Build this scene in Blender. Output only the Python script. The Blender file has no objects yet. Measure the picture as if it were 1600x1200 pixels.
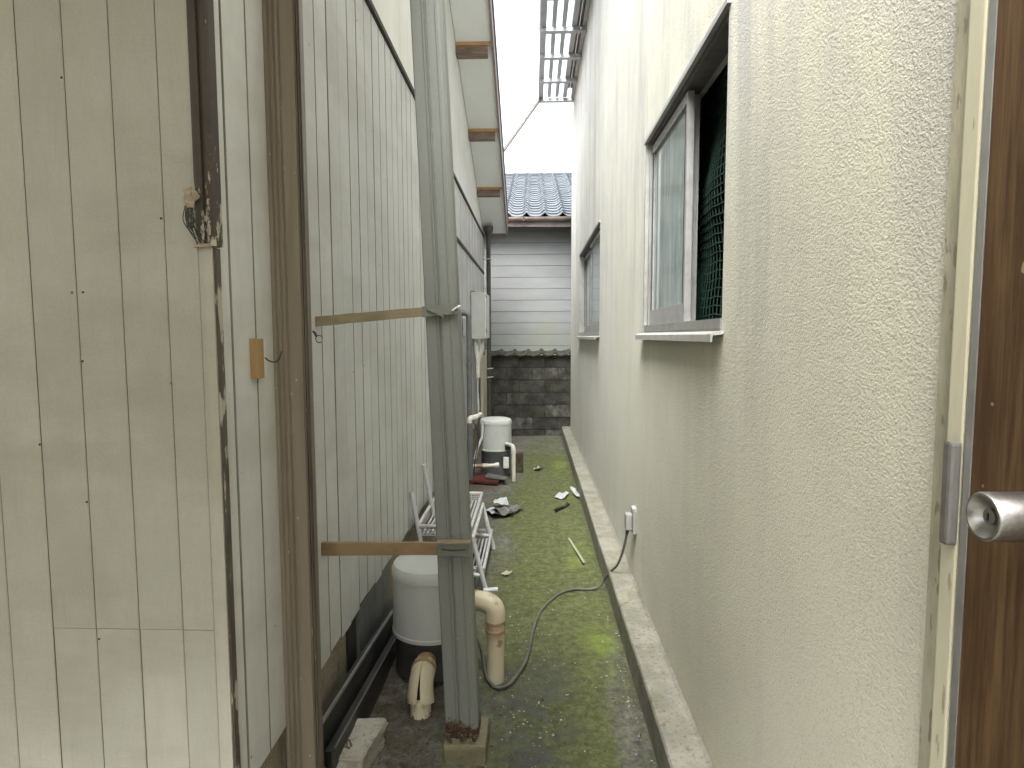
import bpy, bmesh, math, random
from mathutils import Vector, Matrix, noise as mnoise
random.seed(7)
R = math.radians
S = bpy.context.scene
COL = S.collection

# ------------------------------------------------------------------ camera, sky, sun, exposure
H = 1.56
cam_d = bpy.data.cameras.new('camera'); cam = bpy.data.objects.new('camera', cam_d); COL.objects.link(cam)
FPX = 952.0                                    # focal length in pixels of a 1600 px wide frame
cam_d.sensor_width = 36.0; cam_d.lens = FPX / 1600 * 36.0
cam_d.clip_start = 0.02; cam_d.clip_end = 400
yc = Vector((32, 75, -FPX)).normalized()       # alley direction seen from the camera
zc = Vector((-35, 12100, FPX)).normalized()    # up
zc = (zc - yc * yc.dot(zc)).normalized(); xc = yc.cross(zc)
rot = Matrix((xc, yc, zc))                     # rows: world axes in camera coordinates -> camera-to-world
cam.matrix_world = Matrix.Translation((0, 0, H)) @ rot.to_4x4()
S.camera = cam

SUN_EL, SUN_AZ = R(60), R(192)
w = bpy.data.worlds.new('World'); S.world = w; w.use_nodes = True
wt = w.node_tree; wt.nodes.clear()
sky = wt.nodes.new('ShaderNodeTexSky'); sky.sky_type = 'NISHITA'; sky.sun_disc = False
sky.sun_elevation = SUN_EL; sky.sun_rotation = SUN_AZ; sky.dust_density = 6.0; sky.air_density = 1.0; sky.ozone_density = 1.0
hs = wt.nodes.new('ShaderNodeHueSaturation'); hs.inputs['Saturation'].default_value = 0.28
bg = wt.nodes.new('ShaderNodeBackground'); bg.inputs['Strength'].default_value = 0.15
wo = wt.nodes.new('ShaderNodeOutputWorld')
wt.links.new(sky.outputs[0], hs.inputs['Color']); wt.links.new(hs.outputs[0], bg.inputs['Color']); wt.links.new(bg.outputs[0], wo.inputs['Surface'])
sl = bpy.data.lights.new('sun', 'SUN'); sun = bpy.data.objects.new('sun', sl); COL.objects.link(sun)
sl.energy = 1.5; sl.angle = R(50); sl.color = (0.985, 1.0, 0.965)
sd = Vector((math.sin(SUN_AZ) * math.cos(SUN_EL), math.cos(SUN_AZ) * math.cos(SUN_EL), math.sin(SUN_EL)))
sun.rotation_euler = sd.to_track_quat('Z', 'Y').to_euler()
S.view_settings.view_transform = 'Standard'; S.view_settings.look = 'None'
S.view_settings.gamma = 1.0; S.view_settings.use_curve_mapping = False
S.view_settings.exposure = 2.5
cy = S.cycles
cy.use_denoising = True
try: cy.denoiser = 'OPENIMAGEDENOISE'
except Exception: pass
cy.max_bounces = 10; cy.diffuse_bounces = 7; cy.glossy_bounces = 4; cy.transmission_bounces = 6; cy.transparent_max_bounces = 8
cy.caustics_reflective = False; cy.caustics_refractive = False

# ------------------------------------------------------------------ material helpers
class NT:
    def __init__(s, name):
        s.m = bpy.data.materials.new(name); s.m.use_nodes = True
        s.t = s.m.node_tree; s.t.nodes.clear()
        s.out = s.t.nodes.new('ShaderNodeOutputMaterial')
        s.b = s.t.nodes.new('ShaderNodeBsdfPrincipled'); s.t.links.new(s.b.outputs[0], s.out.inputs['Surface'])
        s.pos = s.t.nodes.new('ShaderNodeNewGeometry').outputs['Position']
        s._rnd = None
    def L(s, a, b): s.t.links.new(a, b)
    def put(s, sock, v):
        if hasattr(v, 'is_output'): s.L(v, sock)
        elif isinstance(v, (tuple, list)) and len(v) == 3 and sock.type == 'RGBA': sock.default_value = (*v, 1)
        else: sock.default_value = v
    def rnd(s):
        if s._rnd is None: s._rnd = s.t.nodes.new('ShaderNodeObjectInfo').outputs['Random']
        return s._rnd
    def xyz(s, v=None):
        n = s.t.nodes.new('ShaderNodeSeparateXYZ'); s.L(v or s.pos, n.inputs[0]); return n.outputs
    def scaled(s, sc, off=None, v=None):
        n = s.t.nodes.new('ShaderNodeVectorMath'); n.operation = 'MULTIPLY'; s.L(v or s.pos, n.inputs[0]); n.inputs[1].default_value = sc
        if off is None: return n.outputs[0]
        c = s.t.nodes.new('ShaderNodeVectorMath'); c.operation = 'ADD'; s.L(n.outputs[0], c.inputs[0])
        k = s.t.nodes.new('ShaderNodeCombineXYZ')
        for i in range(3): s.L(s.math('MULTIPLY', off, 37.0 + 11 * i), k.inputs[i])
        s.L(k.outputs[0], c.inputs[1]); return c.outputs[0]
    def noise(s, scale, detail=4, rough=.55, v=None, dist=0):
        n = s.t.nodes.new('ShaderNodeTexNoise'); s.L(v or s.pos, n.inputs['Vector'])
        n.inputs['Scale'].default_value = scale; n.inputs['Detail'].default_value = detail; n.inputs['Roughness'].default_value = rough; n.inputs['Distortion'].default_value = dist
        return n.outputs['Fac']
    def voro(s, scale, v=None, feature='F1'):
        n = s.t.nodes.new('ShaderNodeTexVoronoi'); n.feature = feature; s.L(v or s.pos, n.inputs['Vector']); n.inputs['Scale'].default_value = scale
        return n.outputs['Distance']
    def math(s, op, a, b=0.0, clamp=False):
        n = s.t.nodes.new('ShaderNodeMath'); n.operation = op; n.use_clamp = clamp
        s.put(n.inputs[0], a); s.put(n.inputs[1], b); return n.outputs[0]
    def mr(s, v, a, b, c=0.0, d=1.0, smooth=True):
        n = s.t.nodes.new('ShaderNodeMapRange'); n.interpolation_type = 'SMOOTHSTEP' if smooth else 'LINEAR'
        s.put(n.inputs[0], v); n.inputs[1].default_value = a; n.inputs[2].default_value = b; n.inputs[3].default_value = c; n.inputs[4].default_value = d
        return n.outputs[0]
    def mix(s, f, a, b, mode='MIX'):
        n = s.t.nodes.new('ShaderNodeMix'); n.data_type = 'RGBA'; n.blend_type = mode
        s.put(n.inputs[0], f); s.put(n.inputs[6], a); s.put(n.inputs[7], b); return n.outputs[2]
    def bump(s, h, strength=.5, dist=.01, normal=None):
        n = s.t.nodes.new('ShaderNodeBump'); n.inputs['Strength'].default_value = strength; n.inputs['Distance'].default_value = dist
        s.L(h, n.inputs['Height'])
        if normal is not None: s.L(normal, n.inputs['Normal'])
        return n.outputs[0]
    def done(s, color, rough=.7, normal=None, metal=0.0, spec=None):
        s.put(s.b.inputs['Base Color'], color); s.put(s.b.inputs['Roughness'], rough); s.put(s.b.inputs['Metallic'], metal)
        if normal is not None: s.L(normal, s.b.inputs['Normal'])
        if spec is not None: s.b.inputs['Specular IOR Level'].default_value = spec
        return s.m

def weathered(name, c1, c2, scale=8, stretch=(1, 1, 1), lo=.35, hi=.7, rough=.7, bump=.2, bscale=90, bdist=.004, rand=.0, metal=0, speck=None, spec=None):
    n = NT(name); v = n.scaled(stretch, n.rnd() if rand else None)
    a = n.noise(scale, 6, .6, v)
    c = n.mix(n.mr(a, lo, hi), c1, c2)
    if speck: c = n.mix(n.mr(n.noise(speck[1], 3, .5, v), speck[2], speck[2] + .05), c, speck[0])
    if rand: c = n.mix(1.0, c, n.mix(n.rnd(), (1 - rand,) * 3, (1 + rand * .4,) * 3), 'MULTIPLY')
    h = n.noise(bscale, 4, .6, v)
    return n.done(c, rough, n.bump(h, bump, bdist) if bump else None, metal, spec)

M = {}
def boards_mat(name, base, dirty, grime):
    n = NT(name); v = n.scaled((1, 1, .18), n.rnd())
    streak = n.noise(26, 6, .65, v)
    blot = n.noise(2.2, 5, .6)
    fine = n.noise(5, 5, .6, n.scaled((14, 14, .8), n.rnd()))
    c = n.mix(n.mr(streak, .38, .72), base, dirty)
    c = n.mix(n.math('MULTIPLY', n.mr(blot, .42, .72), .55), c, grime)
    c = n.mix(n.mr(fine, .62, .78, 0, .35), c, tuple(x * .62 for x in base))
    bl2 = n.noise(1.5, 6, .65, n.scaled((.8, .8, 2.2)))
    c = n.mix(n.mr(bl2, .42, .66, 0, .75), c, grime)
    spots = n.voro(7)
    c = n.mix(n.mr(spots, .02, .035, .75, 0), c, (.09, .075, .055))
    c = n.mix(1.0, c, n.mix(n.rnd(), (.94, .945, .95), (1.03, 1.025, 1.015)), 'MULTIPLY')
    c = n.mix(1.0, c, n.mix(n.noise(420, 2, .6), (.80, .80, .80), (1.18, 1.18, 1.18)), 'MULTIPLY')
    hgt = n.math('ADD', n.math('MULTIPLY', n.noise(60, 3, .6, n.scaled((1, 1, .08), n.rnd())), .7), n.math('MULTIPLY', n.noise(160, 3), .3))
    return n.done(c, .62, n.bump(hgt, .25, .004), 0, .35)
M['boards'] = boards_mat('painted_boards', (.615, .622, .61), (.575, .58, .565), (.49, .49, .465))
M['boards_front'] = boards_mat('painted_boards_front', (.475, .472, .41), (.445, .44, .38), (.37, .36, .295))  # same paint as the side boards; weaker light and yellowing set into the colour
M['groove'] = weathered('groove_dark', (.15, .145, .13), (.25, .24, .215), 9, (1, 1, .4), rough=.9, bump=0)  # darker tone for board edges, so the joints read as dark lines
M['back_dark'] = weathered('dark_batten', (.03, .028, .025), (.05, .045, .04), 10, bump=0)
def plaster():
    n = NT('smooth_plaster')
    a = n.noise(2.4, 6, .6); st = n.noise(5, 5, .6, n.scaled((2, 2, .25)))
    c = n.mix(n.mr(a, .35, .7), (.78, .78, .74), (.70, .70, .66)); c = n.mix(n.mr(st, .5, .8, 0, .5), c, (.58, .575, .53))
    return n.done(c, .8, n.bump(n.noise(70, 4), .15, .004))
M['plaster'] = plaster()
def stucco():
    n = NT('sprayed_stucco')
    p = n.xyz()
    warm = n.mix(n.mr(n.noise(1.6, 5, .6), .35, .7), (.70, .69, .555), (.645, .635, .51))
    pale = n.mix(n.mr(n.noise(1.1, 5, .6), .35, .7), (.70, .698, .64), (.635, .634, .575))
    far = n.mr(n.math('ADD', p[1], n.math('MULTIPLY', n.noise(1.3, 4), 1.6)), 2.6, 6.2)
    c = n.mix(far, warm, pale)  # warm near, pale far: cast of the light, with staining, in the base colour
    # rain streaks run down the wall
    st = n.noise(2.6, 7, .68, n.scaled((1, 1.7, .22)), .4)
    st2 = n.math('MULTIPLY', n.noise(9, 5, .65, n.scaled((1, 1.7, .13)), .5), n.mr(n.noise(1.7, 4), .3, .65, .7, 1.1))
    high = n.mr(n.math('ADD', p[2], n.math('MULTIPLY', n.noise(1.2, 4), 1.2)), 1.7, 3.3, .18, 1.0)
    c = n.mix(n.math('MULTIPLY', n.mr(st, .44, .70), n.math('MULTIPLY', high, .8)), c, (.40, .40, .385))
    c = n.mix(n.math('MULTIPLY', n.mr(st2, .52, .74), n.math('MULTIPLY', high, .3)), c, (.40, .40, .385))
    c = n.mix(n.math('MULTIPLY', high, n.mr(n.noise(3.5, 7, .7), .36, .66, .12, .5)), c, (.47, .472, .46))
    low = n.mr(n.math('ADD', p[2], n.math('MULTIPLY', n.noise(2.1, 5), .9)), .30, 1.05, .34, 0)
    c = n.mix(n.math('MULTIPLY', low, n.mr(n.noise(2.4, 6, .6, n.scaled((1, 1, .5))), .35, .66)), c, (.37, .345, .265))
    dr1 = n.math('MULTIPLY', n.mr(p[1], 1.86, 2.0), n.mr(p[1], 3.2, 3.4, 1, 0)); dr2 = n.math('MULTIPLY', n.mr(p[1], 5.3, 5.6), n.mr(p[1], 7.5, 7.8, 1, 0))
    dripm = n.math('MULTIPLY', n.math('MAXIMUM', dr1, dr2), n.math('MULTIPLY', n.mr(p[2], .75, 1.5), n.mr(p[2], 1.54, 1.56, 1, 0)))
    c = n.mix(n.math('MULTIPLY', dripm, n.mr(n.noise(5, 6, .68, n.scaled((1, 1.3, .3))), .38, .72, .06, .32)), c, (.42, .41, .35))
    # coarse sprayed relief
    v = n.scaled((1, 1, 1.25))
    g1 = n.noise(160, 2, .5, v); g2 = n.noise(290, 2, .5, v); g0 = n.noise(45, 2, .5, v)
    h = n.math('ADD', n.math('ADD', n.math('MULTIPLY', g1, .62), n.math('MULTIPLY', g2, .28)), n.math('MULTIPLY', g0, .3))
    c = n.mix(n.mr(g1, .30, .45, .4, 0), c, (.40, .37, .30))
    return n.done(c, .86, n.bump(h, .42, .008), 0, .2)
M['stucco'] = stucco()
def ground_mat():
    n = NT('mossy_concrete'); p = n.xyz()
    a = n.noise(3.0, 8, .62); f = n.noise(28, 6, .65); f2 = n.noise(110, 4, .6)
    conc = n.mix(n.mr(a, .3, .7), (.135, .133, .115), (.22, .215, .185))
    conc = n.mix(n.mr(f, .35, .65), n.mix(1.0, conc, (.55, .55, .55), 'MULTIPLY'), conc)
    # moss: patches with bright fresh growth beside the kerb
    patch = n.noise(1.7, 7, .62, n.scaled((1.2, .75, 1)))
    band = n.mr(n.math('ABSOLUTE', n.math('SUBTRACT', p[0], .16)), .12, .50, .34, 0)
    mm = n.math('ADD', patch, band)
    ends = n.mr(p[1], 7.0, 8.6, 0, .30)
    mm = n.math('SUBTRACT', mm, ends)
    mm = n.math('SUBTRACT', mm, n.mr(n.math('ADD', p[0], n.math('MULTIPLY', n.noise(6, 4), .12)), -.42, -.22, .28, 0))
    mm = n.math('SUBTRACT', mm, n.math('MULTIPLY', n.mr(n.math('ABSOLUTE', n.math('SUBTRACT', p[0], .40)), .02, .17, .36, 0), n.mr(p[1], 2.3, 3.1, 1, 0)))
    mossm = n.mr(n.math('ADD', mm, n.math('MULTIPLY', n.math('SUBTRACT', f, .5), .5)), .33, .74)
    green = n.mix(n.mr(f, .35, .68), (.078, .092, .032), (.135, .152, .058))
    fresh = n.mix(n.mr(f2, .4, .6), (.14, .19, .03), (.20, .26, .05))
    kerbside = n.math('MULTIPLY', n.mr(n.math('ABSOLUTE', n.math('SUBTRACT', p[0], .36)), .02, .17, 1, 0), n.mr(n.noise(1.9, 5, .6), .5, .68))
    green = n.mix(kerbside, green, fresh)
    c = n.mix(n.math('MULTIPLY', mossm, .93), conc, green)
    c = n.mix(n.mr(n.noise(13, 6, .7), .42, .60, .45, 0), c, n.mix(1.0, c, (.5, .5, .48), 'MULTIPLY'))
    # damp black grime near the post
    gx = n.mr(n.math('ABSOLUTE', n.math('ADD', p[0], .02)), .05, .30, 1, 0); gy = n.mr(p[1], 2.55, 3.15, 1, 0)
    gr = n.math('MULTIPLY', n.math('MULTIPLY', gx, gy), n.mr(n.noise(5, 6, .65), .32, .6))
    c = n.mix(n.math('MULTIPLY', gr, .85), c, (.055, .055, .055))
    soil = n.math('MULTIPLY', n.mr(p[0], -.42, -.30, 1, 0), n.mr(n.noise(4, 6, .6), .35, .6))
    c = n.mix(n.math('MULTIPLY', soil, .7), c, (.075, .058, .036))
    edge = n.mr(p[0], .395, .455, 0, .75)
    c = n.mix(n.math('MULTIPLY', edge, n.mr(n.noise(9, 5, .6), .35, .6)), c, (.06, .065, .03))
    c = n.mix(n.mr(n.noise(330, 2, .5), .67, .73, 0, .5), c, (.30, .295, .25))
    c = n.mix(n.mr(n.noise(210, 3, .5), .34, .28, 0, .7), c, (.04, .04, .025))
    h = n.math('ADD', n.math('MULTIPLY', f, .6), n.math('MULTIPLY', f2, .5))
    rough = n.mr(gr, 0, 1, .9, .5)
    return n.done(c, rough, n.bump(h, .8, .012), 0, .25)
M['path'] = ground_mat()
M['ground'] = weathered('packed_ground', (.16, .15, .13), (.24, .225, .19), 2.5, bump=.4, bscale=40)
def concrete(name, c1, c2, moss=.0):
    n = NT(name)
    a = n.noise(7, 7, .62); f = n.noise(60, 5, .6)
    c = n.mix(n.mr(a, .33, .68), c1, c2); c = n.mix(n.mr(f, .3, .5, .6, 0), c, tuple(x * .5 for x in c1))
    c = n.mix(n.mr(n.noise(18, 4), .62, .72, 0, .55), c, (.10, .075, .055))
    if moss: c = n.mix(n.mr(n.noise(4, 6, .6), .45, .7, 0, moss), c, (.12, .135, .05))
    return n.done(c, .88, n.bump(n.math('ADD', f, n.math('MULTIPLY', n.noise(180, 3), .5)), .5, .006), 0, .25)
M['kerb'] = concrete('kerb_concrete', (.20, .195, .16), (.285, .275, .23), .4)
M['concrete'] = concrete('grey_concrete', (.34, .325, .275), (.46, .44, .38), .2)
M['footing'] = concrete('mossy_footing', (.15, .135, .085), (.22, .20, .13), .6)
M['found'] = concrete('foundation_render', (.26, .225, .165), (.33, .29, .22), .15)
M['alu'] = weathered('aluminium', (.50, .50, .48), (.40, .40, .38), 12, rough=.38, bump=.05, metal=.75)
M['alu_sash'] = weathered('aluminium_sash', (.40, .40, .39), (.32, .32, .31), 14, rough=.45, bump=.05, metal=.4)
M['alu_bright'] = weathered('aluminium_sill', (.56, .56, .54), (.46, .46, .44), 14, rough=.42, bump=.05, metal=.45)
M['black'] = weathered('black_plastic', (.02, .02, .02), (.035, .034, .03), 12, rough=.5, bump=.1)
M['wood_frame'] = weathered('old_dark_wood', (.10, .07, .045), (.17, .125, .085), 9, (1, 1, .1), rough=.8, bump=.4, bscale=60)
M['purlin'] = weathered('purlin_wood', (.17, .125, .10), (.27, .20, .165), 30, (.25, 1, 1), rough=.85, bump=.4, bscale=40)
M['purlin_face'] = weathered('purlin_fresh_wood', (.50, .29, .14), (.40, .22, .10), 30, (.25, 1, 1), rough=.8, bump=.3, bscale=40)
M['soffit'] = weathered('soffit_board', (.86, .885, .875), (.82, .845, .83), 3, rough=.7, bump=.05)
M['barge'] = weathered('barge_metal', (.20, .16, .145), (.28, .235, .215), 10, rough=.5, bump=.1)
def post_mat():
    n = NT('painted_steel_post'); p = n.xyz()
    a = n.noise(2.5, 6, .6)
    c = n.mix(n.mr(a, .35, .7), (.178, .187, .168), (.166, .174, .157))
    c = n.mix(n.mr(n.noise(45, 3), .70, .74, 0, .5), c, (.32, .32, .28))
    c = n.mix(1.0, c, n.mix(n.noise(260, 3, .6), (.78, .78, .78), (1.2, 1.2, 1.2)), 'MULTIPLY')
    edge = n.math('ADD', p[2], n.math('MULTIPLY', n.math('SUBTRACT', n.noise(30, 5, .7), .5), .16))
    rust = n.mr(edge, .105, .135, 1, 0)
    rc = n.mix(n.mr(n.noise(70, 5, .7), .4, .6), (.022, .014, .010), (.10, .045, .02))
    c = n.mix(rust, c, rc)
    return n.done(c, .55, n.bump(n.math('ADD', n.math('MULTIPLY', n.noise(40, 4), .4), n.math('MULTIPLY', rust, n.noise(90, 4))), .45, .008), 0, .4)
M['post'] = post_mat()
M['tie_wood'] = weathered('varnished_lath', (.25, .165, .08), (.165, .10, .045), 14, (.3, 1, 1), rough=.5, bump=.3, bscale=60)
M['tie_grey'] = weathered('weathered_lath', (.25, .21, .135), (.18, .145, .085), 22, (.3, 1, 1), rough=.8, bump=.4, bscale=60)
def rail_mat():
    n = NT('brown_anodised'); v = n.scaled((3, 3, .2))
    c = n.mix(n.mr(n.noise(8, 6, .6, v), .35, .7), (.245, .208, .160), (.185, .155, .118))
    c = n.mix(n.mr(n.noise(12, 4, .6, n.scaled((3, 3, .1))), .55, .75, 0, .55), c, (.34, .29, .23))
    c = n.mix(n.mr(n.voro(30, n.scaled((1, 1, .55))), .05, .09, .85, 0), c, (.50, .46, .40))
    return n.done(c, .45, n.bump(n.noise(60, 4), .1, .003), 0, .5)
M['rail'] = rail_mat()
M['rail_dark'] = weathered('dark_rail_edge', (.11, .09, .07), (.17, .14, .11), 14, (3, 3, .2), rough=.35, bump=.1, speck=((.5, .47, .42), 70, .68))
def peel_mat():
    n = NT('peeling_channel'); p = n.xyz()
    f = n.noise(32, 6, .7, n.scaled((1.6, 1.6, .55)))
    low = n.mr(p[2], 1.75, 2.1, .17, 0)
    pe = n.mr(n.math('ADD', f, low), .655, .70)
    c = n.mix(pe, n.mix(n.noise(20, 4), (.035, .028, .022), (.075, .058, .045)), (.45, .42, .34))
    return n.done(c, .6, n.bump(pe, .5, .004))
M['peel'] = peel_mat()
M['peel_dark'] = weathered('dark_corner_metal', (.06, .05, .042), (.10, .085, .07), 24, (1, 1, .3), rough=.5, bump=.4, bscale=90, speck=((.42, .39, .32), 34, .56))
M['casing'] = weathered('cream_casing', (.60, .575, .43), (.54, .515, .38), 9, (1, 1, .25), rough=.6, bump=.12, speck=((.36, .33, .22), 55, .66))
M['casing_dirty'] = weathered('dirty_casing', (.44, .42, .31), (.33, .315, .23), 20, (1, 1, .35), rough=.8, bump=.5, bscale=80, speck=((.24, .215, .15), 60, .60))
def door_mat():
    n = NT('dark_wood_door'); v = n.scaled((1, 1, .055))
    g = n.noise(85, 6, .65, v); g2 = n.noise(22, 5, .6, n.scaled((1, 1, .09)), .6)
    c = n.mix(n.mr(g, .35, .68), (.066, .037, .016), (.145, .087, .041)); c = n.mix(n.mr(g2, .4, .66, 0, .65), c, (.065, .034, .014))
    c = n.mix(n.mr(n.noise(26, 2, .4), .76, .775, 0, .8), c, (.34, .28, .20))
    return n.done(c, .6, n.bump(g, .12, .002), 0, .25)
M['door'] = door_mat()
M['steel'] = weathered('brushed_steel', (.42, .41, .39), (.34, .33, .31), 60, (3, .3, 3), rough=.3, bump=.05, metal=.95)
M['steel_dark'] = weathered('dull_steel', (.20, .195, .18), (.15, .145, .135), 20, rough=.5, bump=.1, metal=.4)
def glass_mat(name, base, rough, mixv):
    n = NT(name)
    st = n.noise(7, 5, .6, n.scaled((1, 3, .35))); bl = n.noise(3.2, 4, .6)
    c = n.mix(n.mr(st, .4, .72), base, tuple(min(1, x * 1.3 + .05) for x in base)); c = n.mix(n.mr(bl, .5, .72, 0, .5), c, tuple(x * .55 for x in base))
    m = n.done(c, rough, None, 0, .6)
    n.b.inputs['IOR'].default_value = 1.55
    gl = n.t.nodes.new('ShaderNodeBsdfTransparent'); gl.inputs[0].default_value = (.80, .88, .86, 1)
    fr = n.t.nodes.new('ShaderNodeFresnel'); fr.inputs[0].default_value = 1.5
    ms = n.t.nodes.new('ShaderNodeMixShader'); n.L(n.math('MAXIMUM', fr.outputs[0], mixv), ms.inputs[0])
    n.L(gl.outputs[0], ms.inputs[1]); n.L(n.b.outputs[0], ms.inputs[2]); n.L(ms.outputs[0], n.out.inputs['Surface'])
    return m
M['glass_frost'] = glass_mat('rain_streaked_glass', (.27, .325, .32), .06, .9)
M['glass_clear'] = glass_mat('window_glass', (.22, .265, .265), .03, .9)
M['net'] = weathered('green_net', (.016, .05, .036), (.024, .066, .05), 20, rough=.7, bump=0)
M['room'] = weathered('dim_room', (.05, .045, .04), (.07, .06, .05), 4, bump=0)
M['siding'] = weathered('grey_siding', (.42, .435, .435), (.47, .485, .48), 5, (.3, 1, 1), rough=.6, bump=.15, rand=.06)
def siding():
    n = NT('horizontal_siding'); p = n.xyz()
    c = n.mix(n.mr(n.noise(4, 5, .6, n.scaled((.4, 1, 1.4), n.rnd())), .35, .7), (.285, .295, .297), (.245, .255, .255))
    al = n.math('MULTIPLY', n.mr(n.noise(2.2, 5, .6), .44, .66), n.mr(p[2], 1.35, 2.2, .8, 0))
    c = n.mix(al, c, (.255, .275, .20))
    return n.done(c, .6, n.bump(n.noise(40, 4, .6, n.scaled((.1, 1, 1))), .2, .004))
M['siding'] = siding()
M['tile'] = weathered('glazed_grey_tile', (.075, .086, .098), (.105, .12, .133), 9, rough=.33, bump=.08, rand=.16, spec=.8)
M['tile_moss'] = weathered('mossy_coping', (.024, .027, .017), (.05, .054, .034), 14, rough=.85, bump=.4, bscale=50, rand=.15)
def block_mat():
    n = NT('stained_concrete_block')
    c = n.mix(n.mr(n.noise(6, 6, .65), .33, .66), (.030, .030, .026), (.075, .074, .062))
    pale = n.mix(n.noise(20, 5, .6), (.13, .13, .115), (.27, .265, .235))
    f = n.math('MULTIPLY', n.mr(n.rnd(), .66, .80), n.mr(n.noise(5, 6, .7, n.scaled((1.2, 1, .8))), .40, .72))
    c = n.mix(f, c, pale)
    c = n.mix(n.mr(n.noise(3, 5), .56, .72, 0, .5), c, (.055, .065, .035))
    return n.done(c, .9, n.bump(n.noise(60, 5), .6, .008), 0, .2)
M['block'] = block_mat()
M['mortar'] = weathered('dark_mortar', (.03, .03, .027), (.06, .06, .052), 12, rough=.95, bump=.3)
M['pump_white'] = weathered('off_white_cover', (.52, .535, .51), (.46, .47, .445), 5, (1, 1, .5), rough=.42, bump=.03, speck=((.30, .27, .20), 22, .70))
M['pump_base'] = weathered('grey_pump_base', (.075, .08, .08), (.11, .115, .112), 10, rough=.55, bump=.1)
M['pump_base_dark'] = weathered('dark_pump_base', (.035, .036, .034), (.06, .06, .055), 10, rough=.55, bump=.1)
M['pvc'] = weathered('yellowed_pvc', (.54, .485, .345), (.47, .415, .285), 6, rough=.42, bump=.05, speck=((.30, .20, .10), 12, .62))
M['grime'] = weathered('bore_shade', (.008, .007, .006), (.014, .012, .010), 20, rough=.95, bump=0, spec=.05)  # near-black, stands in for the unlit hollow of the split pipe
M['pvc_rust'] = weathered('brown_tape', (.24, .14, .07), (.36, .23, .13), 16, rough=.6, bump=.2)
M['pvc_white'] = weathered('white_pvc', (.62, .61, .55), (.52, .50, .43), 12, rough=.45, bump=.05)
M['conduit'] = weathered('grey_conduit', (.11, .115, .115), (.145, .15, .15), 10, rough=.5, bump=.05)
M['box_grey'] = weathered('grey_cabinet', (.42, .425, .405), (.47, .475, .455), 4, rough=.5, bump=.04)
M['white_plastic'] = weathered('white_plastic', (.66, .67, .65), (.56, .57, .55), 10, rough=.45, bump=.04)
M['rack_tube'] = weathered('grey_tube', (.50, .505, .50), (.60, .605, .60), 16, rough=.38, bump=.05)
M['rack_tray'] = weathered('grey_plastic_tray', (.42, .425, .42), (.50, .505, .495), 12, rough=.5, bump=.05)
M['cord'] = weathered('grey_cord', (.085, .083, .072), (.13, .125, .11), 30, rough=.5, bump=.1)
M['cable'] = weathered('black_cable', (.025, .025, .024), (.04, .04, .038), 20, rough=.5, bump=0)
M['plank_black'] = weathered('black_painted_plank', (.020, .020, .020), (.045, .043, .04), 10, (1, .3, 1), rough=.5, bump=.3)
M['paper'] = weathered('wet_paper', (.44, .465, .475), (.36, .38, .38), 20, rough=.7, bump=.1)
M['red'] = weathered('faded_red', (.10, .025, .02), (.055, .018, .014), 12, rough=.5, bump=.2)
M['lath'] = weathered('pale_lath', (.34, .33, .24), (.27, .265, .18), 20, rough=.8, bump=.2)
M['hook_wood'] = weathered('hook_block_wood', (.36, .23, .10), (.28, .17, .07), 24, (1, 1, .2), rough=.6, bump=.2)
M['dry'] = weathered('dry_bundle', (.30, .24, .16), (.46, .42, .34), 40, rough=.9, bump=.5)
M['twine'] = weathered('dark_twine', (.03, .038, .028), (.06, .07, .05), 40, rough=.9, bump=0)
M['gravel'] = weathered('grit', (.11, .105, .085), (.36, .35, .31), 9, lo=.4, hi=.6, rough=.9, bump=.2, rand=.0)
M['moss'] = weathered('moss_clumps', (.075, .088, .028), (.16, .175, .06), 14, lo=.35, hi=.65, rough=.95, bump=0, spec=.1)
M['leaf_litter'] = weathered('dark_litter', (.04, .03, .02), (.09, .07, .045), 15, rough=.9, bump=.2)
M['drain'] = weathered('dark_drainpipe', (.055, .05, .045), (.085, .078, .07), 8, rough=.5, bump=.05)
M['gutter'] = weathered('brown_gutter', (.24, .19, .16), (.33, .27, .235), 10, rough=.45, bump=.05)
M['deck'] = weathered('deck_aluminium', (.42, .44, .45), (.35, .37, .375), 10, rough=.45, bump=.05, metal=.3)
M['deck_brown'] = weathered('deck_brown_pipe', (.22, .17, .145), (.28, .22, .19), 10, rough=.5, bump=.05)

def polycarb():
    n = NT('aged_polycarbonate')
    n.done(n.mix(n.noise(4, 5), (.40, .395, .35), (.32, .31, .27)), .5)
    tr = n.t.nodes.new('ShaderNodeBsdfTranslucent'); tr.inputs[0].default_value = (.26, .25, .21, 1)
    ms = n.t.nodes.new('ShaderNodeMixShader'); ms.inputs[0].default_value = .6
    n.L(n.b.outputs[0], ms.inputs[1]); n.L(tr.outputs[0], ms.inputs[2]); n.L(ms.outputs[0], n.out.inputs['Surface']); return n.m
M['polycarb'] = polycarb()

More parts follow.
